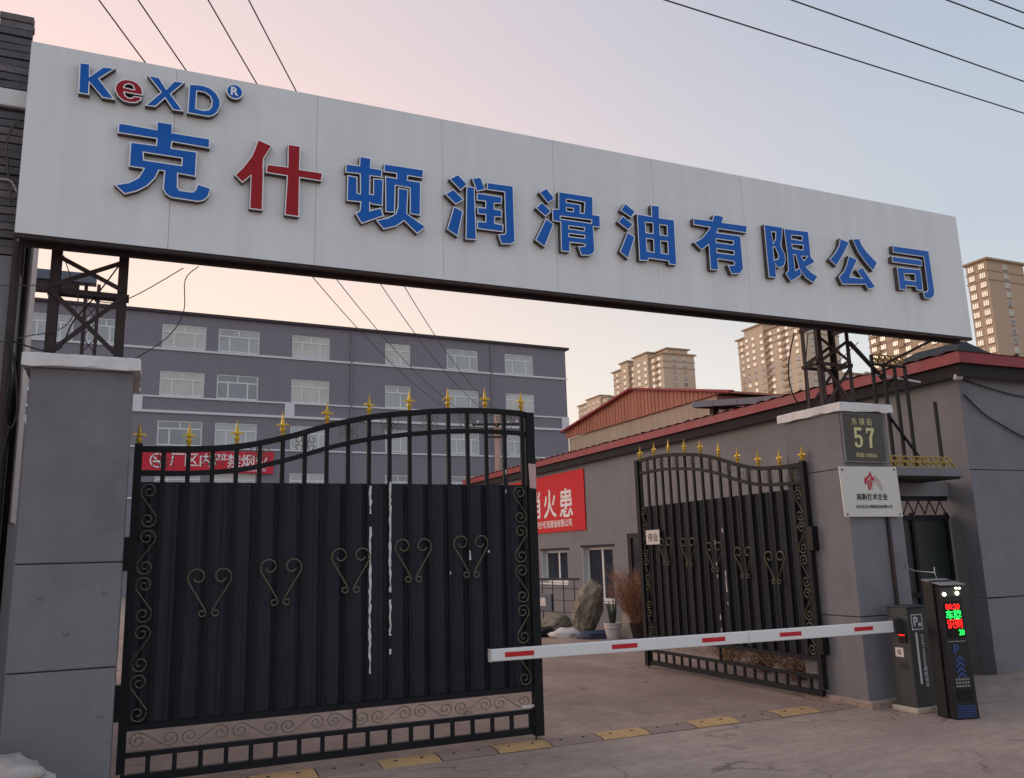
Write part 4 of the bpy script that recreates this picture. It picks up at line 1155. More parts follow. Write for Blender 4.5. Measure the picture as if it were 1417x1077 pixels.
# red safety banner on the side wall
BN = thing('wall_banner', 'bright red safety banner with white characters on the shed side wall', 'banner', (9.76, 20.5, 2.19))
MB().box(XW - .03, XW - .002, 17.82, 24.2, 2.19, 3.645).build('cloth', M_BANNER, BN)
for i, ch in enumerate('患火消'):
    lettering('banner_character', ch, .76, M_BWHITE, BN, (XW - .032, 18.77 + .9 * i, 2.89 + .02 * i), ROT_SIDE, .012)
lettering('banner_print', '克什顿润滑油有限公司', .2, M_BWHITE, BN, (XW - .032, 19.5, 2.4), ROT_SIDE, .003, 2.0)

LMP = thing('eave_lamp', 'small white lamp fixed under the shed eave corner', 'lamp', (9.78, 7.66, 3.78))
MB().lathe([(.03, 0), (.06, .02), (.055, .07), (.03, .1), (.02, .15)], 10, (9.70, 7.50, 3.70)).build('shade', M_BUCKET, LMP, smooth=True)
MB().box(9.69, 9.79, 7.49, 7.57, 3.84, 3.86).build('bracket', M_STEEL_DARK, LMP)

def cable(pts, r, label, m=M_CABLE, n=5, name='cable'):
    s = MB()
    # smooth the control points
    P_ = [Vector(p) for p in pts]; out = []
    for i in range(len(P_) - 1):
        p0, p1, p2, p3 = P_[max(0, i - 1)], P_[i], P_[i + 1], P_[min(len(P_) - 1, i + 2)]
        for k in range(6):
            t_ = k / 6
            out.append(.5 * ((2 * p1) + (p2 - p0) * t_ + (2 * p0 - 5 * p1 + 4 * p2 - p3) * t_ ** 2 + (-p0 + 3 * p1 - 3 * p2 + p3) * t_ ** 3))
    out.append(P_[-1])
    s.tube(out, r, n)
    return tag(s.build(name, m, smooth=True), label, 'cable')
cable([(9.80, 7.53, 3.52), (10.1, 7.53, 3.3), (10.35, 7.53, 3.18), (10.9, 7.53, 2.98), (11.4, 7.53, 2.95), (13, 7.53, 3.0), (15, 7.53, 3.1)], .012, 'black cable sagging across the shed front wall')
cable([(9.85, 7.535, 3.72), (10.4, 7.535, 3.62), (11.0, 7.535, 3.55), (12, 7.535, 3.56), (14, 7.535, 3.6)], .008, 'thin dark cable just under the shed front eave')
# ================================================================ brick building at the left edge
BB = thing('brick_building', 'dark grey painted brick building with white band at the left edge', 'building', (-2.4, 9, 0))
BX, BY = -.925, 6.92
MB().box(-5.5, BX - .012, BY + .014, 8.35, 0, 5.72).build('wall_core', M_MORTAR, BB)
MB().box(-5.5, BX + .002, BY - .006, BY + .013, 0, 3.9).build('front_render', M_PLASTER2, BB)
MB().box(BX - .0118, BX + .004, BY + .014, 8.35, 0, 3.9).build('side_render', M_PLASTER2, BB)
MB().box(-5.5, BX + .01, BY - .03, BY + .2, 5.085, 5.225).build('band', M_WHITE, BB, bevel=.008)
bmeshes = []
for i, (bl, mi) in enumerate(((.23, 0), (.23, 1), (.11, 2), (.11, 0))):
    s = MB(); s.box(-bl / 2, bl / 2, -.03, .03, -.0265, .0265); bmeshes.append(s.mesh('brick_%s' % 'abcd'[i], M_BRICK[mi]))
r_ = random.Random(9)
z = 3.935; row = 0
while z < 5.86:
    if not (5.05 < z < 5.26):
        x = BX
        k = row % 2
        while x > -2.05:
            long = ((k + row) % 2 == 0)
            bl = .23 if long else .11
            if not (z > 5.80 and r_.random() < .45):
                me = bmeshes[(0 if r_.random() < .5 else 1) if long else (2 if r_.random() < .5 else 3)]
                put('brick', me, BB, loc=(x - bl / 2 + r_.uniform(-.006, .004), BY + .02 + r_.uniform(-.008, .006), z + r_.uniform(-.003, .003)), rot=(r_.uniform(-.03, .03), r_.uniform(-.025, .025), r_.uniform(-.03, .03)))
            x -= bl + .02
            k += 1
    z += .0635; row += 1
s = MB()
for j in range(2):
    s.tube([(BX + .03 + .0 * j, BY - .05 + .6 * j, 0), (BX + .03, BY - .05 + .6 * j, 4.9 + .2 * j)], .03 if not j else .02, 8)
s.build('downpipe', M_STEEL_DARK, BB, smooth=True)
MB().box(BX + .004, BX + .03, 7.5, 7.58, 2.6, 4.5).build('pale_strip', M_WHITE, BB)
MB().box(BX + .004, BX + .02, 7.85, 8.2, 2.0, 4.45).build('pale_strip', M_PAPER, BB)
cable([(-.95, 6.86, 5.0), (-1.02, 6.84, 4.8), (-1.0, 6.85, 4.55), (-.96, 6.86, 4.3)], .008, 'grey loop of cable hanging on the brick building beside the white band', M_RETURN)
cable([(-1.3, 6.87, 4.52), (-1.1, 6.85, 4.47), (-.98, 6.84, 4.46), (-.93, 6.85, 4.38)], .005, 'thin light cable end on the brick wall below the white band', M_BUCKET)
cable([(-1.1, 6.80, 3.62), (-.75, 6.80, 3.66), (-.55, 6.88, 3.72), (-.48, 6.95, 3.62), (-.56, 6.95, 3.4), (-.8, 6.85, 3.28), (-1.0, 6.8, 3.2)], .004, 'pale cable looping over the left pillar beside the lattice', M_RETURN)
cable([(-.9, 6.83, 3.3), (-.84, 6.80, 3.05), (-.80, 6.80, 2.75), (-.83, 6.80, 2.6), (-.88, 6.80, 2.7), (-.86, 6.81, 3.0)], .009, 'black cable bundle hanging left of the left pillar cap')
cable([(-.84, 6.8, 2.62), (-.87, 6.8, 2.4), (-.9, 6.82, 2.1), (-.93, 6.86, 1.7)], .007, 'black cable running down between brick building and left pillar')
cable([(-.9, 6.85, 3.25), (-.6, 6.9, 3.2), (-.5, 6.95, 3.45), (-.35, 7.0, 3.7), (-.2, 6.95, 3.95)], .006, 'black cable climbing through the left lattice to the sign')
cable([(-.6, 6.95, 3.96), (-.5, 7.1, 3.75), (-.3, 7.1, 3.66), (-.1, 7.0, 3.7), (.25, 6.9, 3.94)], .004, 'thin cable sagging behind the left lattice under the sign')
cable([(.36, 6.85, 3.95), (.27, 6.95, 3.86), (.27, 7.0, 3.6), (.15, 7.1, 3.4), (-.1, 7.2, 3.22)], .004, 'thin cable dropping from the sign to the left pillar top')
cable([(6.55, 7.0, 3.95), (6.52, 7.1, 3.6), (6.62, 7.2, 3.35), (6.75, 7.25, 3.2)], .008, 'dark cable hanging left of the right lattice')
cable([(6.75, 7.0, 3.96), (6.7, 7.05, 3.5), (6.78, 7.15, 3.17)], .006, 'second dark cable beside the right lattice')
cable([(7.6, 7.1, 3.95), (7.4, 7.2, 3.75), (7.2, 7.2, 3.6), (7.5, 7.3, 3.4), (7.9, 7.35, 3.45)], .005, 'thin dark cable tangled inside the right lattice')

tag(MB().box(-1.1, -.93, 8.36, 14.0, 0, 2.9).build('boundary_wall', M_PLASTER2), 'plain grey yard wall running back behind the left pillar', 'wall')

# heap of sacks in the lower left corner
SK = thing('sack_heap', 'crumpled pale sacks heaped against the foot of the left pillar', 'sacks', (-.75, 6.25, 0))
for i, (cx, cy, cz, rx, ry, rz) in enumerate(((-.85, 6.3, .18, .4, .3, .2), (-.75, 6.22, .37, .33, .25, .15), (-1.1, 6.35, .42, .3, .28, .15))):
    bm = bmesh.new(); bmesh.ops.create_icosphere(bm, subdivisions=4, radius=1)
    for v in bm.verts:
        nn = 1 + .3 * mnoise.noise(v.co * 1.9 + Vector((i * 5, 0, 0))) + .2 * abs(mnoise.noise(v.co * 4 + Vector((0, i * 3, 0)))) + .08 * abs(mnoise.noise(v.co * 11))
        v.co = Vector((v.co.x * rx * nn, v.co.y * ry * nn, v.co.z * rz * nn)) + Vector((cx, cy, cz))
        v.co.z = max(v.co.z, .0)
    me = bpy.data.meshes.new('sack'); bm.to_mesh(me); bm.free(); me.materials.append(M_BAG)
    put('sack', me, SK, smooth=True)

# ================================================================ far grey office building
FA = Vector((29.618, 56.482, 0)); FB = Vector((-.933, 55.132, 0))
FD = (FA - FB).normalized(); FN = Vector((FD.y, -FD.x, 0))      # outward (towards camera)
FANG = math.atan2(FD.y, FD.x)
OB = thing('office_building', 'long dark grey four storey office building with white window frames behind the gate', 'building', tuple(FB + FD * 12), None, FANG)
FM = Matrix.Translation(FB) @ Matrix.Rotation(FANG, 4, 'Z')     # local x along the facade, -y outward
def fp(name, s, m, parent=OB, loc=None):
    base = FM @ Vector(loc) if loc else FB
    me = s if isinstance(s, bpy.types.Mesh) else s.mesh(name, m)
    return put(name, me, parent, loc=tuple(base), rot=(0, 0, FANG))
S0, S1 = -14.0, 30.75
rows = [(14.97, 16.5), (11.92, 13.5), (8.85, 10.4), (5.75, 7.3), (2.7, 4.2)]
cols = [(-10.2, -7.6), (-5.6, -3.0), (-2.3, -.2), (1.9, 4.5), (5.24, 7.8), (9.9, 12.42), (16.3, 18.15), (20.9, 23.35), (25.55, 27.92)]
s = MB()
zlev = 0.0
# wall as strips round the openings
for (za, zb) in rows[::-1]:
    s.box(S0, S1, 0, .4, zlev, za)
    x = S0
    for a, b in cols:
        s.box(x, a, 0, .4, za, zb); x = b
    s.box(x, S1, 0, .4, za, zb)
    zlev = zb
s.box(S0, S1, 0, .4, zlev, 17.15)
fp('wall', s, M_FACADE)
fp('wall_core', MB().box(S0 + .2, S1 - .1, .41, 12, 0, 17.0), M_FACADE)
fp('side_wall', MB().box(S1 - .4, S1 - .002, .402, 12.3, 0, 17.15), M_FACADE)
fp('parapet_cap', MB().box(S0 - .1, S1 + .25, -.22, 12.4, 17.15, 17.32), M_ROOFGREY)
rk = random.Random(2)
wm = {}
for ri, (za, zb) in enumerate(rows):
    for ci, (a, b) in enumerate(cols):
        w_, h_ = b - a, zb - za
        key = (round(w_, 2), round(h_, 2))
        if key not in wm:
            t_ = .085
            s = MB(); y0, y1 = .06, .14
            s.box(0, w_, y0, y1, 0, t_); s.box(0, w_, y0, y1, h_ - t_, h_); s.box(0, t_, y0, y1, t_, h_ - t_); s.box(w_ - t_, w_, y0, y1, t_, h_ - t_)
            zt = h_ * .68
            s.box(t_, w_ - t_, y0 + .005, y1, zt - t_ / 2, zt + t_ / 2)
            s.box(w_ / 2 - t_ * .4, w_ / 2 + t_ * .4, y0 + .01, y1, zt + t_ / 2, h_ - t_)
            for fx in ((.27, .74) if w_ > 2.2 else (.6,)):
                s.box(w_ * fx - t_ / 2, w_ * fx + t_ / 2, y0 + .01, y1, t_, zt - t_ / 2)
            p1 = MB(); p1.box(t_, w_ - t_, y0 + .035, y0 + .045, t_, h_ - t_)
            wm[key] = (s.mesh('office_window', M_FRAME), [p1.mesh('office_pane', mm_) for mm_ in (M_GLASS, M_GLASS, M_GLASS2, M_GLASS3)])
        wf = fp('window', wm[key][0], None, OB, (a, 0, za))
        o = put('pane', rk.choice(wm[key][1]), wf, loc=tuple(FM @ Vector((a, 0, za))), rot=(0, 0, FANG))
# white string courses
fp('string_course', MB().box(S0, S1 + .05, -.09, -.001, 14.80, 14.93), M_TRIMW)
fp('string_course', MB().box(S0, S1 + .05, -.09, -.001, 11.80, 11.90), M_TRIMW)
fp('string_course', MB().box(S0, S1 + .05, -.12, -.001, 10.85, 11.0), M_TRIMW)
fp('string_course', MB().box(S0, S1 + .05, -.09, -.001, 8.70, 8.80), M_TRIMW)
fp('string_course', MB().box(S0, S1 + .05, -.09, -.001, 5.60, 5.70), M_TRIMW)
for a in (-9.4, .37, 9.5, 30.2):
    fp('panel_block', MB().box(a, a + .62, -.10, -.002, 11.0, 11.80), M_TRIMW)
for a in (13.9, 24.4):
    s = MB(); s.tube([(a, -.1, 0), (a, -.1, 17)], .06, 6); fp('downpipe', s, M_FACADE)
# banner on the far building
FBN = thing('no_smoking_banner', 'red no smoking banner with white characters on the office building facade', 'banner', tuple(FB + FD * 5 + FN * .2 + Vector((0, 0, 7.25))), None, FANG)
fp('cloth', MB().quadbox([(.95, -.22, 7.33), (8.83, -.22, 7.2), (8.83, -.13, 7.2), (.95, -.13, 7.33), (.95, -.22, 8.43), (8.83, -.22, 8.6), (8.83, -.13, 8.6), (.95, -.13, 8.43)]), M_BANNER2, FBN)
def ftext(t_, size, m, x, z, parent, off=0, width=None):
    return lettering('banner_print', t_, size, m, parent, tuple(FM @ Vector((x, -.235, z))), (PI / 2, 0, FANG), off, width)
for i, ch in enumerate('厂区内严禁烟火'):
    ftext(ch, .88, M_BWHITE, 3.1 + .83 * i, 7.98, FBN, .008)
s = MB(); N_ = 22
for k in range(N_):
    a0, a1 = 2 * PI * k / N_, 2 * PI * (k + 1) / N_
    o = len(s.v)
    for yy in (-.24, -.225):
        for aa, rr in ((a0, .36), (a1, .36), (a1, .44), (a0, .44)): s.v.append((2.0 + rr * math.cos(aa), yy, 7.9 + rr * math.sin(aa)))
    for q in ((0, 1, 2, 3), (4, 7, 6, 5), (0, 4, 5, 1), (2, 6, 7, 3)): s.f.append(tuple(o + j for j in q)); s.m.append(0)
s.bar((1.72, -.232, 8.18), (2.28, -.232, 7.62), .012, .08)
s.bar((1.75, -.229, 7.84), (2.2, -.229, 7.84), .01, .1); s.bar((2.2, -.229, 7.96), (2.26, -.229, 8.1), .01, .05)
fp('no_smoking_mark', s, M_BWHITE, FBN)
ftext('克什顿润滑油有限公司', .24, M_BWHITE, 7.2, 7.43, FBN, .002, 2.3)

# ================================================================ red-gabled works building and blue grey eave behind the shed
OG = thing('works_building', 'cream plastered works building with orange corrugated gable beyond the shed', 'building', (20, 25, 0))
XO = 16.0
MB().box(XO, 30, 20.6, 30.3, 0, 6.25).build('wall', M_CREAM, OG)
gab = [(30.5, 6.55), (25.14, 7.29), (18.2, 5.9), (18.2, 5.0)]
s = MB()
# orange gable sheet: lower edge follows the sloping flashing seen on the wall
poly = [(30.45, 6.55), (25.14, 7.30), (19.8, 6.22), (19.8, 6.15), (21.9, 6.30)]
n = 96
def top_z(y): return 7.30 - (abs(y - 25.14) * (.75 / 5.31 if y > 25.14 else .205))
for i in range(n):
    ya, yb = 19.9 + (30.4 - 19.9) * i / n, 19.9 + (30.4 - 19.9) * (i + 1) / n
    off = -.05 if i % 2 else -.066
    s.box(XO + off - .02, XO - .001, ya, yb, min(6.26, top_z((ya + yb) / 2) - .05), top_z((ya + yb) / 2))
s.build('gable_sheet', M_ORANGE, OG)
s = MB()
s.bar((XO - .15, 30.6, top_z(30.6) + .02), (XO - .15, 25.14, 7.33), .2, .07); s.bar((XO - .15, 25.14, 7.33), (XO - .15, 19.7, top_z(19.7) + .02), .2, .07)
s.build('verge_flashing', M_REDROOF, OG)
s = MB(); s.quadbox([(XO, 30.6, 6.5), (30, 30.6, 6.5), (30, 25.14, 7.28), (XO, 25.14, 7.28), (XO, 30.6, 6.56), (30, 30.6, 6.56), (30, 25.14, 7.34), (XO, 25.14, 7.34)])
s.quadbox([(XO, 25.14, 7.28), (30, 25.14, 7.28), (30, 20.0, 6.22), (XO, 20.0, 6.22), (XO, 25.14, 7.34), (30, 25.14, 7.34), (30, 20.0, 6.28), (XO, 20.0, 6.28)])
s.build('roof', M_ORANGE, OG)
BE = thing('steel_canopy', 'blue grey steel canopy edge rising behind the red shed roof', 'canopy', (14, 16, 0))
def bz(y): return 5.41 - (17.8 - y) * .134
MB().quadbox([(13.06, 14.2, bz(14.2) - .06), (17.5, 14.2, bz(14.2) - .06), (17.5, 17.7, bz(17.7) - .06), (13.06, 17.7, bz(17.7) - .06), (13.06, 14.2, bz(14.2) - .01), (17.5, 14.2, bz(14.2) - .01), (17.5, 17.7, bz(17.7) - .01), (13.06, 17.7, bz(17.7) - .01)]).build('roof_deck', M_ROOFGREY, BE)
for i in range(4):
    ya, yb = 14.2 + .895 * i + .008, 14.2 + .895 * (i + 1) - .008
    MB().quadbox([(13.0, ya, bz(ya) - .15), (13.05, ya, bz(ya) - .15), (13.05, yb, bz(yb) - .15), (13.0, yb, bz(yb) - .15), (13.0, ya, bz(ya)), (13.05, ya, bz(ya)), (13.05, yb, bz(yb)), (13.0, yb, bz(yb))]).build('edge_panel', M_BLUEGREY, BE)
MB().box(13.05, 17.5, 17.72, 17.78, 5.24, 5.40).build('edge_panel', M_BLUEGREY, BE)
for xx, yy in ((13.4, 14.5), (13.4, 17.4), (17.2, 14.5), (17.2, 17.4)):
    MB().box(xx - .08, xx + .08, yy - .08, yy + .08, 0, bz(yy) - .05).build('post', M_STEEL_DARK, BE)

# ================================================================ distant residential towers
TW_MESH = {}
def twindow(w_, h_, side, lit):
    key = (w_, h_, side, lit)
    if key in TW_MESH: return TW_MESH[key]
    s = MB(); t_ = .09
    def bx(a0, a1, d0, d1, z0, z1, mi):
        if side == 'L': s.box(d0, d1, -a1, -a0, z0, z1, mi)      # face towards -X
        else: s.box(a0, a1, d0, d1, z0, z1, mi)                  # face towards -Y
    for a0, a1, z0, z1 in ((-w_ / 2, w_ / 2, h_ - t_, h_), (-w_ / 2, w_ / 2, 0, t_), (-w_ / 2, -w_ / 2 + t_, t_, h_ - t_), (w_ / 2 - t_, w_ / 2, t_, h_ - t_), (-w_ * .17, -w_ * .17 + t_, t_, h_ - t_), (w_ * .17, w_ * .17 + t_, t_, h_ - t_)):
        bx(a0, a1, -.14, .02, z0, z1, 0)
    bx(-w_ / 2 + .02, w_ / 2 - .02, -.05, .02, .02, h_ - .02, 1)
    bx(-w_ / 2 - .1, w_ / 2 + .1, -.3, .02, -.14, -.001, 2)
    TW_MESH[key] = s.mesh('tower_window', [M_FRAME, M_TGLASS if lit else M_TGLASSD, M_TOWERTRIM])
    return TW_MESH[key]


def tower(label, cx, cy, ly, lx, ztop_, bays_l, bays_r, rows_n, pitch, mi=0, steps=(), lit_rows=99, r=None, win=(2.0, 1.7), pent=None, balc=()):
    t = thing('residential_tower', label, 'tower', (cx + lx / 2, cy + ly / 2, 0), 'distant residential towers')
    mm, mt = M_TOWER[mi], M_TOWERTRIM
    MB().box(cx, cx + lx, cy, cy + ly, 0, ztop_).build('wall', mm, t)
    MB().box(cx - .9, cx + lx + .9, cy - .9, cy + ly + .9, ztop_, ztop_ + .55).build('cornice', mt, t)
    for zz in (ztop_ - 2 * pitch - .3, ztop_ - pitch * 1.1):
        MB().box(cx - .22, cx + lx + .22, cy - .22, cy + ly + .22, zz - .18, zz + .18).build('string_course', mt, t)
    for (ya, yb, dx, dz) in steps:      # projecting bays on the left face that rise above the roof
        MB().box(cx - dx, cx + 5, cy + ya, cy + yb, 0, ztop_ + dz).build('bay', mm, t)
        MB().box(cx - dx - .8, cx + 5.8, cy + ya - .8, cy + yb + .8, ztop_ + dz, ztop_ + dz + .55).build('bay_cornice', mt, t)
    if pent:
        MB().box(cx + pent[0], cx + pent[1], cy + .8, cy + pent[2], ztop_ + .55, ztop_ + 2.6).build('penthouse', mm, t)
        MB().box(cx + pent[0] - 1, cx + pent[1] + 1, cy - .2, cy + pent[2] + 1, ztop_ + 2.6, ztop_ + 3.1).build('penthouse_cornice', mt, t)
    rr = random.Random(int(cx))
    for i in range(rows_n):
        z0 = ztop_ - 2.45 - pitch * i
        for bi, by in enumerate(bays_l):
            dx = 0
            for (ya, yb, ddx, dz) in steps:
                if ya <= by <= yb: dx = ddx
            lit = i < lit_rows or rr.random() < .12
            put('window', twindow(win[0], win[1], 'L', lit), t, loc=(cx - dx, cy + by, z0))
            if bi in balc:
                s_ = bpy.data.meshes.get('tower_balcony') or MB().box(-.9, 0, -1.2, 1.2, -.9, .1).mesh('tower_balcony', mt)
                put('balcony', s_, t, loc=(cx - dx - .001, cy + by + 2.4, z0 - .1))
        for bx_ in bays_r:
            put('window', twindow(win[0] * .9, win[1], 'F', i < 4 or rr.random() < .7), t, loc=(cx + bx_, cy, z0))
    return t


tower('beige residential tower with stepped roofline nearest the orange gable', 211.1, 307.6, 43, 16.8, 88.3, (3.2, 8.0, 12.6, 18, 25.5, 30.5, 35, 39.5), (6.0, 11.5), 9, 2.95, 0, steps=((10.5, 22.5, 1.2, 2.6), (27.5, 34.0, 1.2, 2.4)), pent=(3, 14, 8), balc=(0, 4))
tower('beige residential tower behind the right lattice support with dark lower windows', 233.2, 245.2, 38, 19, 89.6, (3, 8, 12.5, 17.5, 22, 27, 31, 35.5), (5, 9.5, 14), 14, 2.75, 0, steps=((20.5, 32.2, 1.0, 2.9),), lit_rows=5, win=(1.7, 1.5), balc=(1, 3))
tower('tan residential block seen in the gap under the sign by the roof peak', 232.1, 183.2, 29, 11.5, 76, (3, 8, 13, 18, 23, 27), (5.5,), 10, 2.95, 1, balc=(2, 4), win=(2.2, 1.7))
tower('tall tan residential tower right of the sign end', 225.8, 160.4, 6.7, 16.2, 83.6, (1.7, 5.2), (7.9,), 12, 2.82, 1, win=(2.0, 1.75))
tower('small distant beige tower at the far left of the tower group', 241.4, 408.8, 34.5, 12, 89.0, (4, 9, 14, 20, 26, 31), (5,), 8, 3.1, 0, steps=((6, 22, 1.0, 1.6),))
tower('low far beige tower glimpsed between the right lattice posts', 300.0, 290, 14, 16, 81, (3, 8), (5, 11), 4, 3.0, 0)

# ================================================================ hoist mast and utility pole in the yard
HS = thing('hoist', 'dark steel hoist with beam and lattice mast seen through the left lattice', 'hoist', (-1.1, 20, 0))
MB().box(-2.6, -1.05, 19.9, 20.2, 7.77, 7.98).build('beam', M_BLUEGREY, HS)
MB().box(-2.55, -1.38, 19.95, 20.15, 7.52, 7.769).build('trolley', M_STEEL_DARK, HS)
for x in (-1.24, -.99):
    MB().box(x - .035, x + .035, 19.98, 20.06, 0, 7.769).build('mast_post', M_STEEL_DARK, HS)
for i in range(20):
    z = .3 + .37 * i
    MB().bar((-1.24, 20.02, z), (-.99, 20.02, z + .33), .012, .02).build('mast_brace', M_STEEL_DARK, HS)
    MB().bar((-.99, 20.04, z), (-1.24, 20.04, z + .33), .012, .02).build('mast_brace', M_STEEL_DARK, HS)
UP = thing('utility_pole', 'pinkish concrete utility pole with crossarm behind the closed gate leaf', 'pole', (14.75, 34.7, 0))
s = MB(); s.tube([(14.72, 34.75, 0), (14.72, 34.75, 7.9)], [.17, .12], 10); s.build('shaft', M_POLE, UP, smooth=True)
MB().bar((13.6, 34.95, 7.45), (15.75, 34.2, 7.45), .1, .1).build('crossarm', M_STEEL_DARK, UP)
MB().bar((14.3, 34.8, 6.9), (15.1, 34.5, 6.9), .08, .08).build('lower_crossarm', M_STEEL_DARK, UP)
WF = [(13.83, 34.86, 7.62), (14.19, 34.74, 7.62), (15.13, 34.42, 7.62), (15.49, 34.29, 7.62)]
for p in WF:
    put('insulator', bpy.data.meshes.get('insulator') or MB().lathe([(.03, -.12), (.06, -.08), (.04, -.05), (.055, -.02), (.03, .02)], 8).mesh('insulator', M_WHITE), UP, loc=p)
WN = [(-.83, 10.07, 8.37), (-.40, 9.88, 8.36), (.37, 9.54, 8.34), (.82, 9.34, 8.32)]
names = ('leftmost', 'second from left', 'third from left', 'rightmost')
for i, (a, b) in enumerate(zip(WN, WF)):
    a, b = Vector(a), Vector(b)
    pts = catenary(a, b, (1.1, 1.1, 1.2, 1.2)[i], 30)
    d = (pts[0] - pts[1]).normalized()
    pts = [pts[0] + d * 9, pts[0] + d * 4] + pts
    s = MB(); s.tube(pts, .009, 4)
    tag(s.build('power_line', M_WIRE), 'thin overhead wire from upper left sky to yard pole, %s of four' % names[i], 'wire', 'overhead wires to the yard pole')
nm2 = ('lowest', 'second lowest', 'second highest', 'highest')
for i, (a, b) in enumerate((((5.82, 7.924, 8.5), (12.986, 8.198, 8.5)), ((7.34, 7.326, 8.5), (12.063, 7.54, 8.5)), ((9.235, 6.58, 8.5), (10.785, 6.629, 8.5)), ((9.769, 6.37, 8.5), (10.449, 6.389, 8.5)))):
    a, b = Vector(a), Vector(b); d = (b - a).normalized()
    s = MB(); s.tube([a - d * 14 + Vector((0, 0, .15)), a - d * 6 + Vector((0, 0, .03)), a, b, b + d * 6 + Vector((0, 0, .05)), b + d * 16 + Vector((0, 0, .3))], .010, 4)
    tag(s.build('street_wire', M_WIRE), 'dark overhead wire crossing the upper right sky, %s of four' % nm2[i], 'wire', 'overhead wires along the street')

# ================================================================ things along the shed wall
def rock(name, loc, rx, ry, rz, seed, m, label, cat='rock'):
    bm = bmesh.new(); bmesh.ops.create_icosphere(bm, subdivisions=4, radius=1)
    for v in bm.verts:
        c = v.co.copy()
        nn = 1 + .34 * mnoise.noise(c * 1.3 + Vector((seed, 0, 0))) + .16 * mnoise.noise(c * 3.5 + Vector((0, seed, 0))) + .07 * mnoise.noise(c * 9 + Vector((0, 0, seed)))
        v.co = Vector((c.x * rx * nn + loc[0] + .12 * rz * c.z, c.y * ry * nn + loc[1], max(0, (c.z * .5 + .5) * rz * (1 + .1 * mnoise.noise(c * 2)) + loc[2])))
    me = bpy.data.meshes.new(name); bm.to_mesh(me); bm.free(); me.materials.append(m)
    return tag(put(name, me), label, cat)
rock('standing_stone', (8.58, 15.75, 0), .30, .3, 1.08, 4, M_ROCK, 'tall rough standing stone leaning before the shed window', 'rock')
rock('boulder', (8.25, 16.6, 0), .3, .3, .42, 9, M_ROCK, 'low dark boulder between trellis and standing stone', 'rock')
TR = thing('wire_trellis', 'black wire trellis rack under the far shed window', 'trellis', (8.6, 17.4, 0))
for i in range(5):
    MB().bar((8.35 + .1 * i, 17.9 - .32 * i, 0), (8.35 + .1 * i, 17.9 - .32 * i, 1.12), .016, .016).build('upright', M_CABLE, TR)
for z in (.15, .4, .65, .9, 1.1):
    MB().bar((8.30, 18.06, z), (8.80, 16.46, z), .014, .014 if z < 1 else .05).build('wire', M_CABLE, TR)
NB = thing('meter_box', 'grey box with pale label hung on the wire trellis', 'box', (8.45, 17.4, .45))
MB().quadbox([(8.27, 18.0, .42), (8.50, 17.25, .42), (8.56, 17.27, .42), (8.33, 18.02, .42), (8.27, 18.0, .78), (8.50, 17.25, .78), (8.56, 17.27, .78), (8.33, 18.02, .78)]).build('case', M_BLUEGREY, NB, bevel=.01)
MB().quadbox([(8.285, 17.93, .52), (8.44, 17.42, .52), (8.446, 17.42, .52), (8.291, 17.93, .52), (8.278, 17.93, .70), (8.434, 17.42, .70), (8.446, 17.42, .70), (8.291, 17.93, .70)]).build('label_plate', M_PAPER, NB)
BK = thing('bucket', 'white plastic bucket beside the standing stone', 'bucket', (8.63, 14.85, 0))
MB().lathe([(.13, 0), (.165, .26), (.175, .262), (.175, .30), (.16, .30), (.155, .25)], 18, (8.63, 14.85, 0)).build('body', M_BUCKET, BK, smooth=False)
MB().lathe([(.172, 0), (.178, .012), (.172, .024)], 18, (8.63, 14.85, .2)).build('rib', M_BUCKET, BK)
PLT = thing('cactus_plant', 'small dark green plant standing in the white bucket', 'plant', (8.63, 14.85, .2))
s = MB()
for i in range(7):
    a = i * .9
    s.tube([(8.63, 14.85, .1), (8.63 + .05 * math.cos(a), 14.85 + .05 * math.sin(a), .4), (8.63 + .1 * math.cos(a), 14.85 + .1 * math.sin(a), .55 + .04 * i)], [.03, .028, .008], 5)
s.build('stems', M_LEAF, PLT, smooth=True)
BO = MB().quadbox([(8.8, 14.95, 0), (8.98, 14.55, 0), (9.02, 14.57, 0), (8.84, 14.97, 0), (8.96, 15.0, .46), (9.06, 14.72, .46), (9.08, 14.74, .46), (8.98, 15.02, .46)]).build('leaning_board', M_BOARD)
tag(BO, 'pale board leaning behind the white bucket', 'board')
HP = thing('tarp_heap', 'dark heap of blue tarpaulin and rags at the foot of the trellis', 'tarpaulin', (8.1, 16, 0))
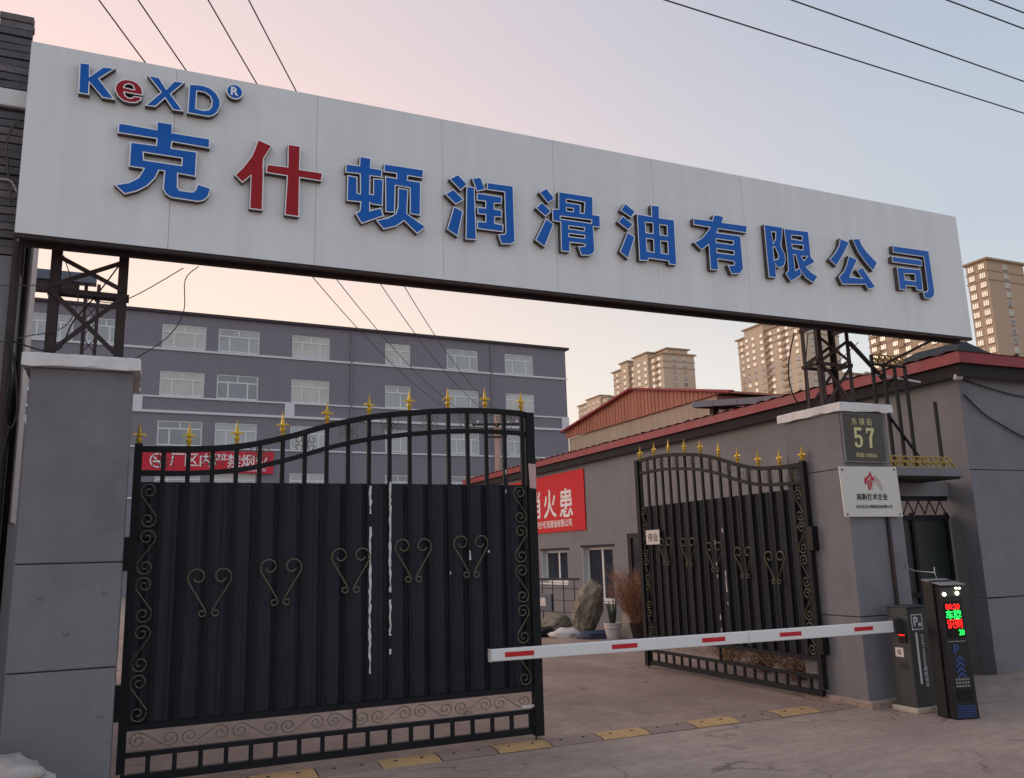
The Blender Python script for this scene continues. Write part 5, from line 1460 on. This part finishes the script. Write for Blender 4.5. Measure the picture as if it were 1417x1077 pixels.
for i, (cx, cy, rx, ry, rz, m_) in enumerate(((7.75, 16.3, .35, .35, .16, M_BLACK), (8.15, 15.9, .4, .35, .13, M_PAPER), (8.45, 15.2, .4, .3, .12, M_TARP))):
    bm = bmesh.new(); bmesh.ops.create_icosphere(bm, subdivisions=3, radius=1)
    for v in bm.verts:
        nn = 1 + .35 * mnoise.noise(v.co * 2.2 + Vector((i * 7, 1, 0)))
        v.co = Vector((v.co.x * rx * nn + cx, v.co.y * ry * nn + cy, max(0, v.co.z * rz * nn + .03)))
    me = bpy.data.meshes.new('heap'); bm.to_mesh(me); bm.free(); me.materials.append(m_)
    put('fold', me, HP, smooth=True)


def dry_shrub(loc, h, spread, n, seed, label, m1=M_TWIG, m2=M_TWIG2, pot=True, group=None):
    t = thing('dry_shrub', label, 'shrub', loc, group)
    r = random.Random(seed)
    base_z = loc[2] + (.24 if pot else 0)
    for j, m_ in enumerate((m1, m2)):
        s = MB()
        for i in range(n):
            a = r.uniform(0, 2 * PI); sp = spread * math.sqrt(r.random()); hh = h * r.uniform(.55, 1.0)
            p0 = Vector((loc[0] + r.uniform(-.07, .07), loc[1] + r.uniform(-.07, .07), base_z - .05))
            jit = lambda k: Vector((r.uniform(-k, k), r.uniform(-k, k), r.uniform(-k, k) * .6))
            p1 = p0 + Vector((math.cos(a) * sp * .3, math.sin(a) * sp * .3, hh * .38)) + jit(.04)
            p2 = p0 + Vector((math.cos(a) * sp * .7, math.sin(a) * sp * .7, hh * .74)) + jit(.07)
            p3 = p0 + Vector((math.cos(a) * sp, math.sin(a) * sp, hh)) + jit(.09)
            s.tube([p0, p1, p2, p3], [.006, .005, .0035, .0015], 3)
            for q in range(6):
                b0 = p1.lerp(p2, r.random()) if r.random() < .5 else p2.lerp(p3, r.random()); a2 = r.uniform(0, 2 * PI)
                b1 = b0 + Vector((math.cos(a2) * .1, math.sin(a2) * .1, r.uniform(-.02, .14)))
                s.tube([b0, b1, b1 + jit(.07)], [.0032, .0025, .0012], 3)
        s.build('twigs', m_, t)
    if pot:
        MB().lathe([(.11, 0), (.16, .25), (.17, .26), (.17, .29), (.14, .29)], 16, loc).build('pot', M_POT, t)
    return t
dry_shrub((9.05, 14.6, 0), 1.15, .62, 120, 5, 'bushy dry reddish shrub in a dark pot by the shed door')
for i, (x, y) in enumerate(((7.9, 9.6), (8.1, 10.6), (7.8, 8.8))):
    dry_shrub((x, y, 0), .4, .35, 26, 20 + i, ('low dry shrub behind the middle of the open gate leaf', 'low dry shrub behind the far end of the open gate leaf', 'low dry shrub behind the hinge end of the open gate leaf')[i], pot=False, group='low shrubs behind the open leaf')
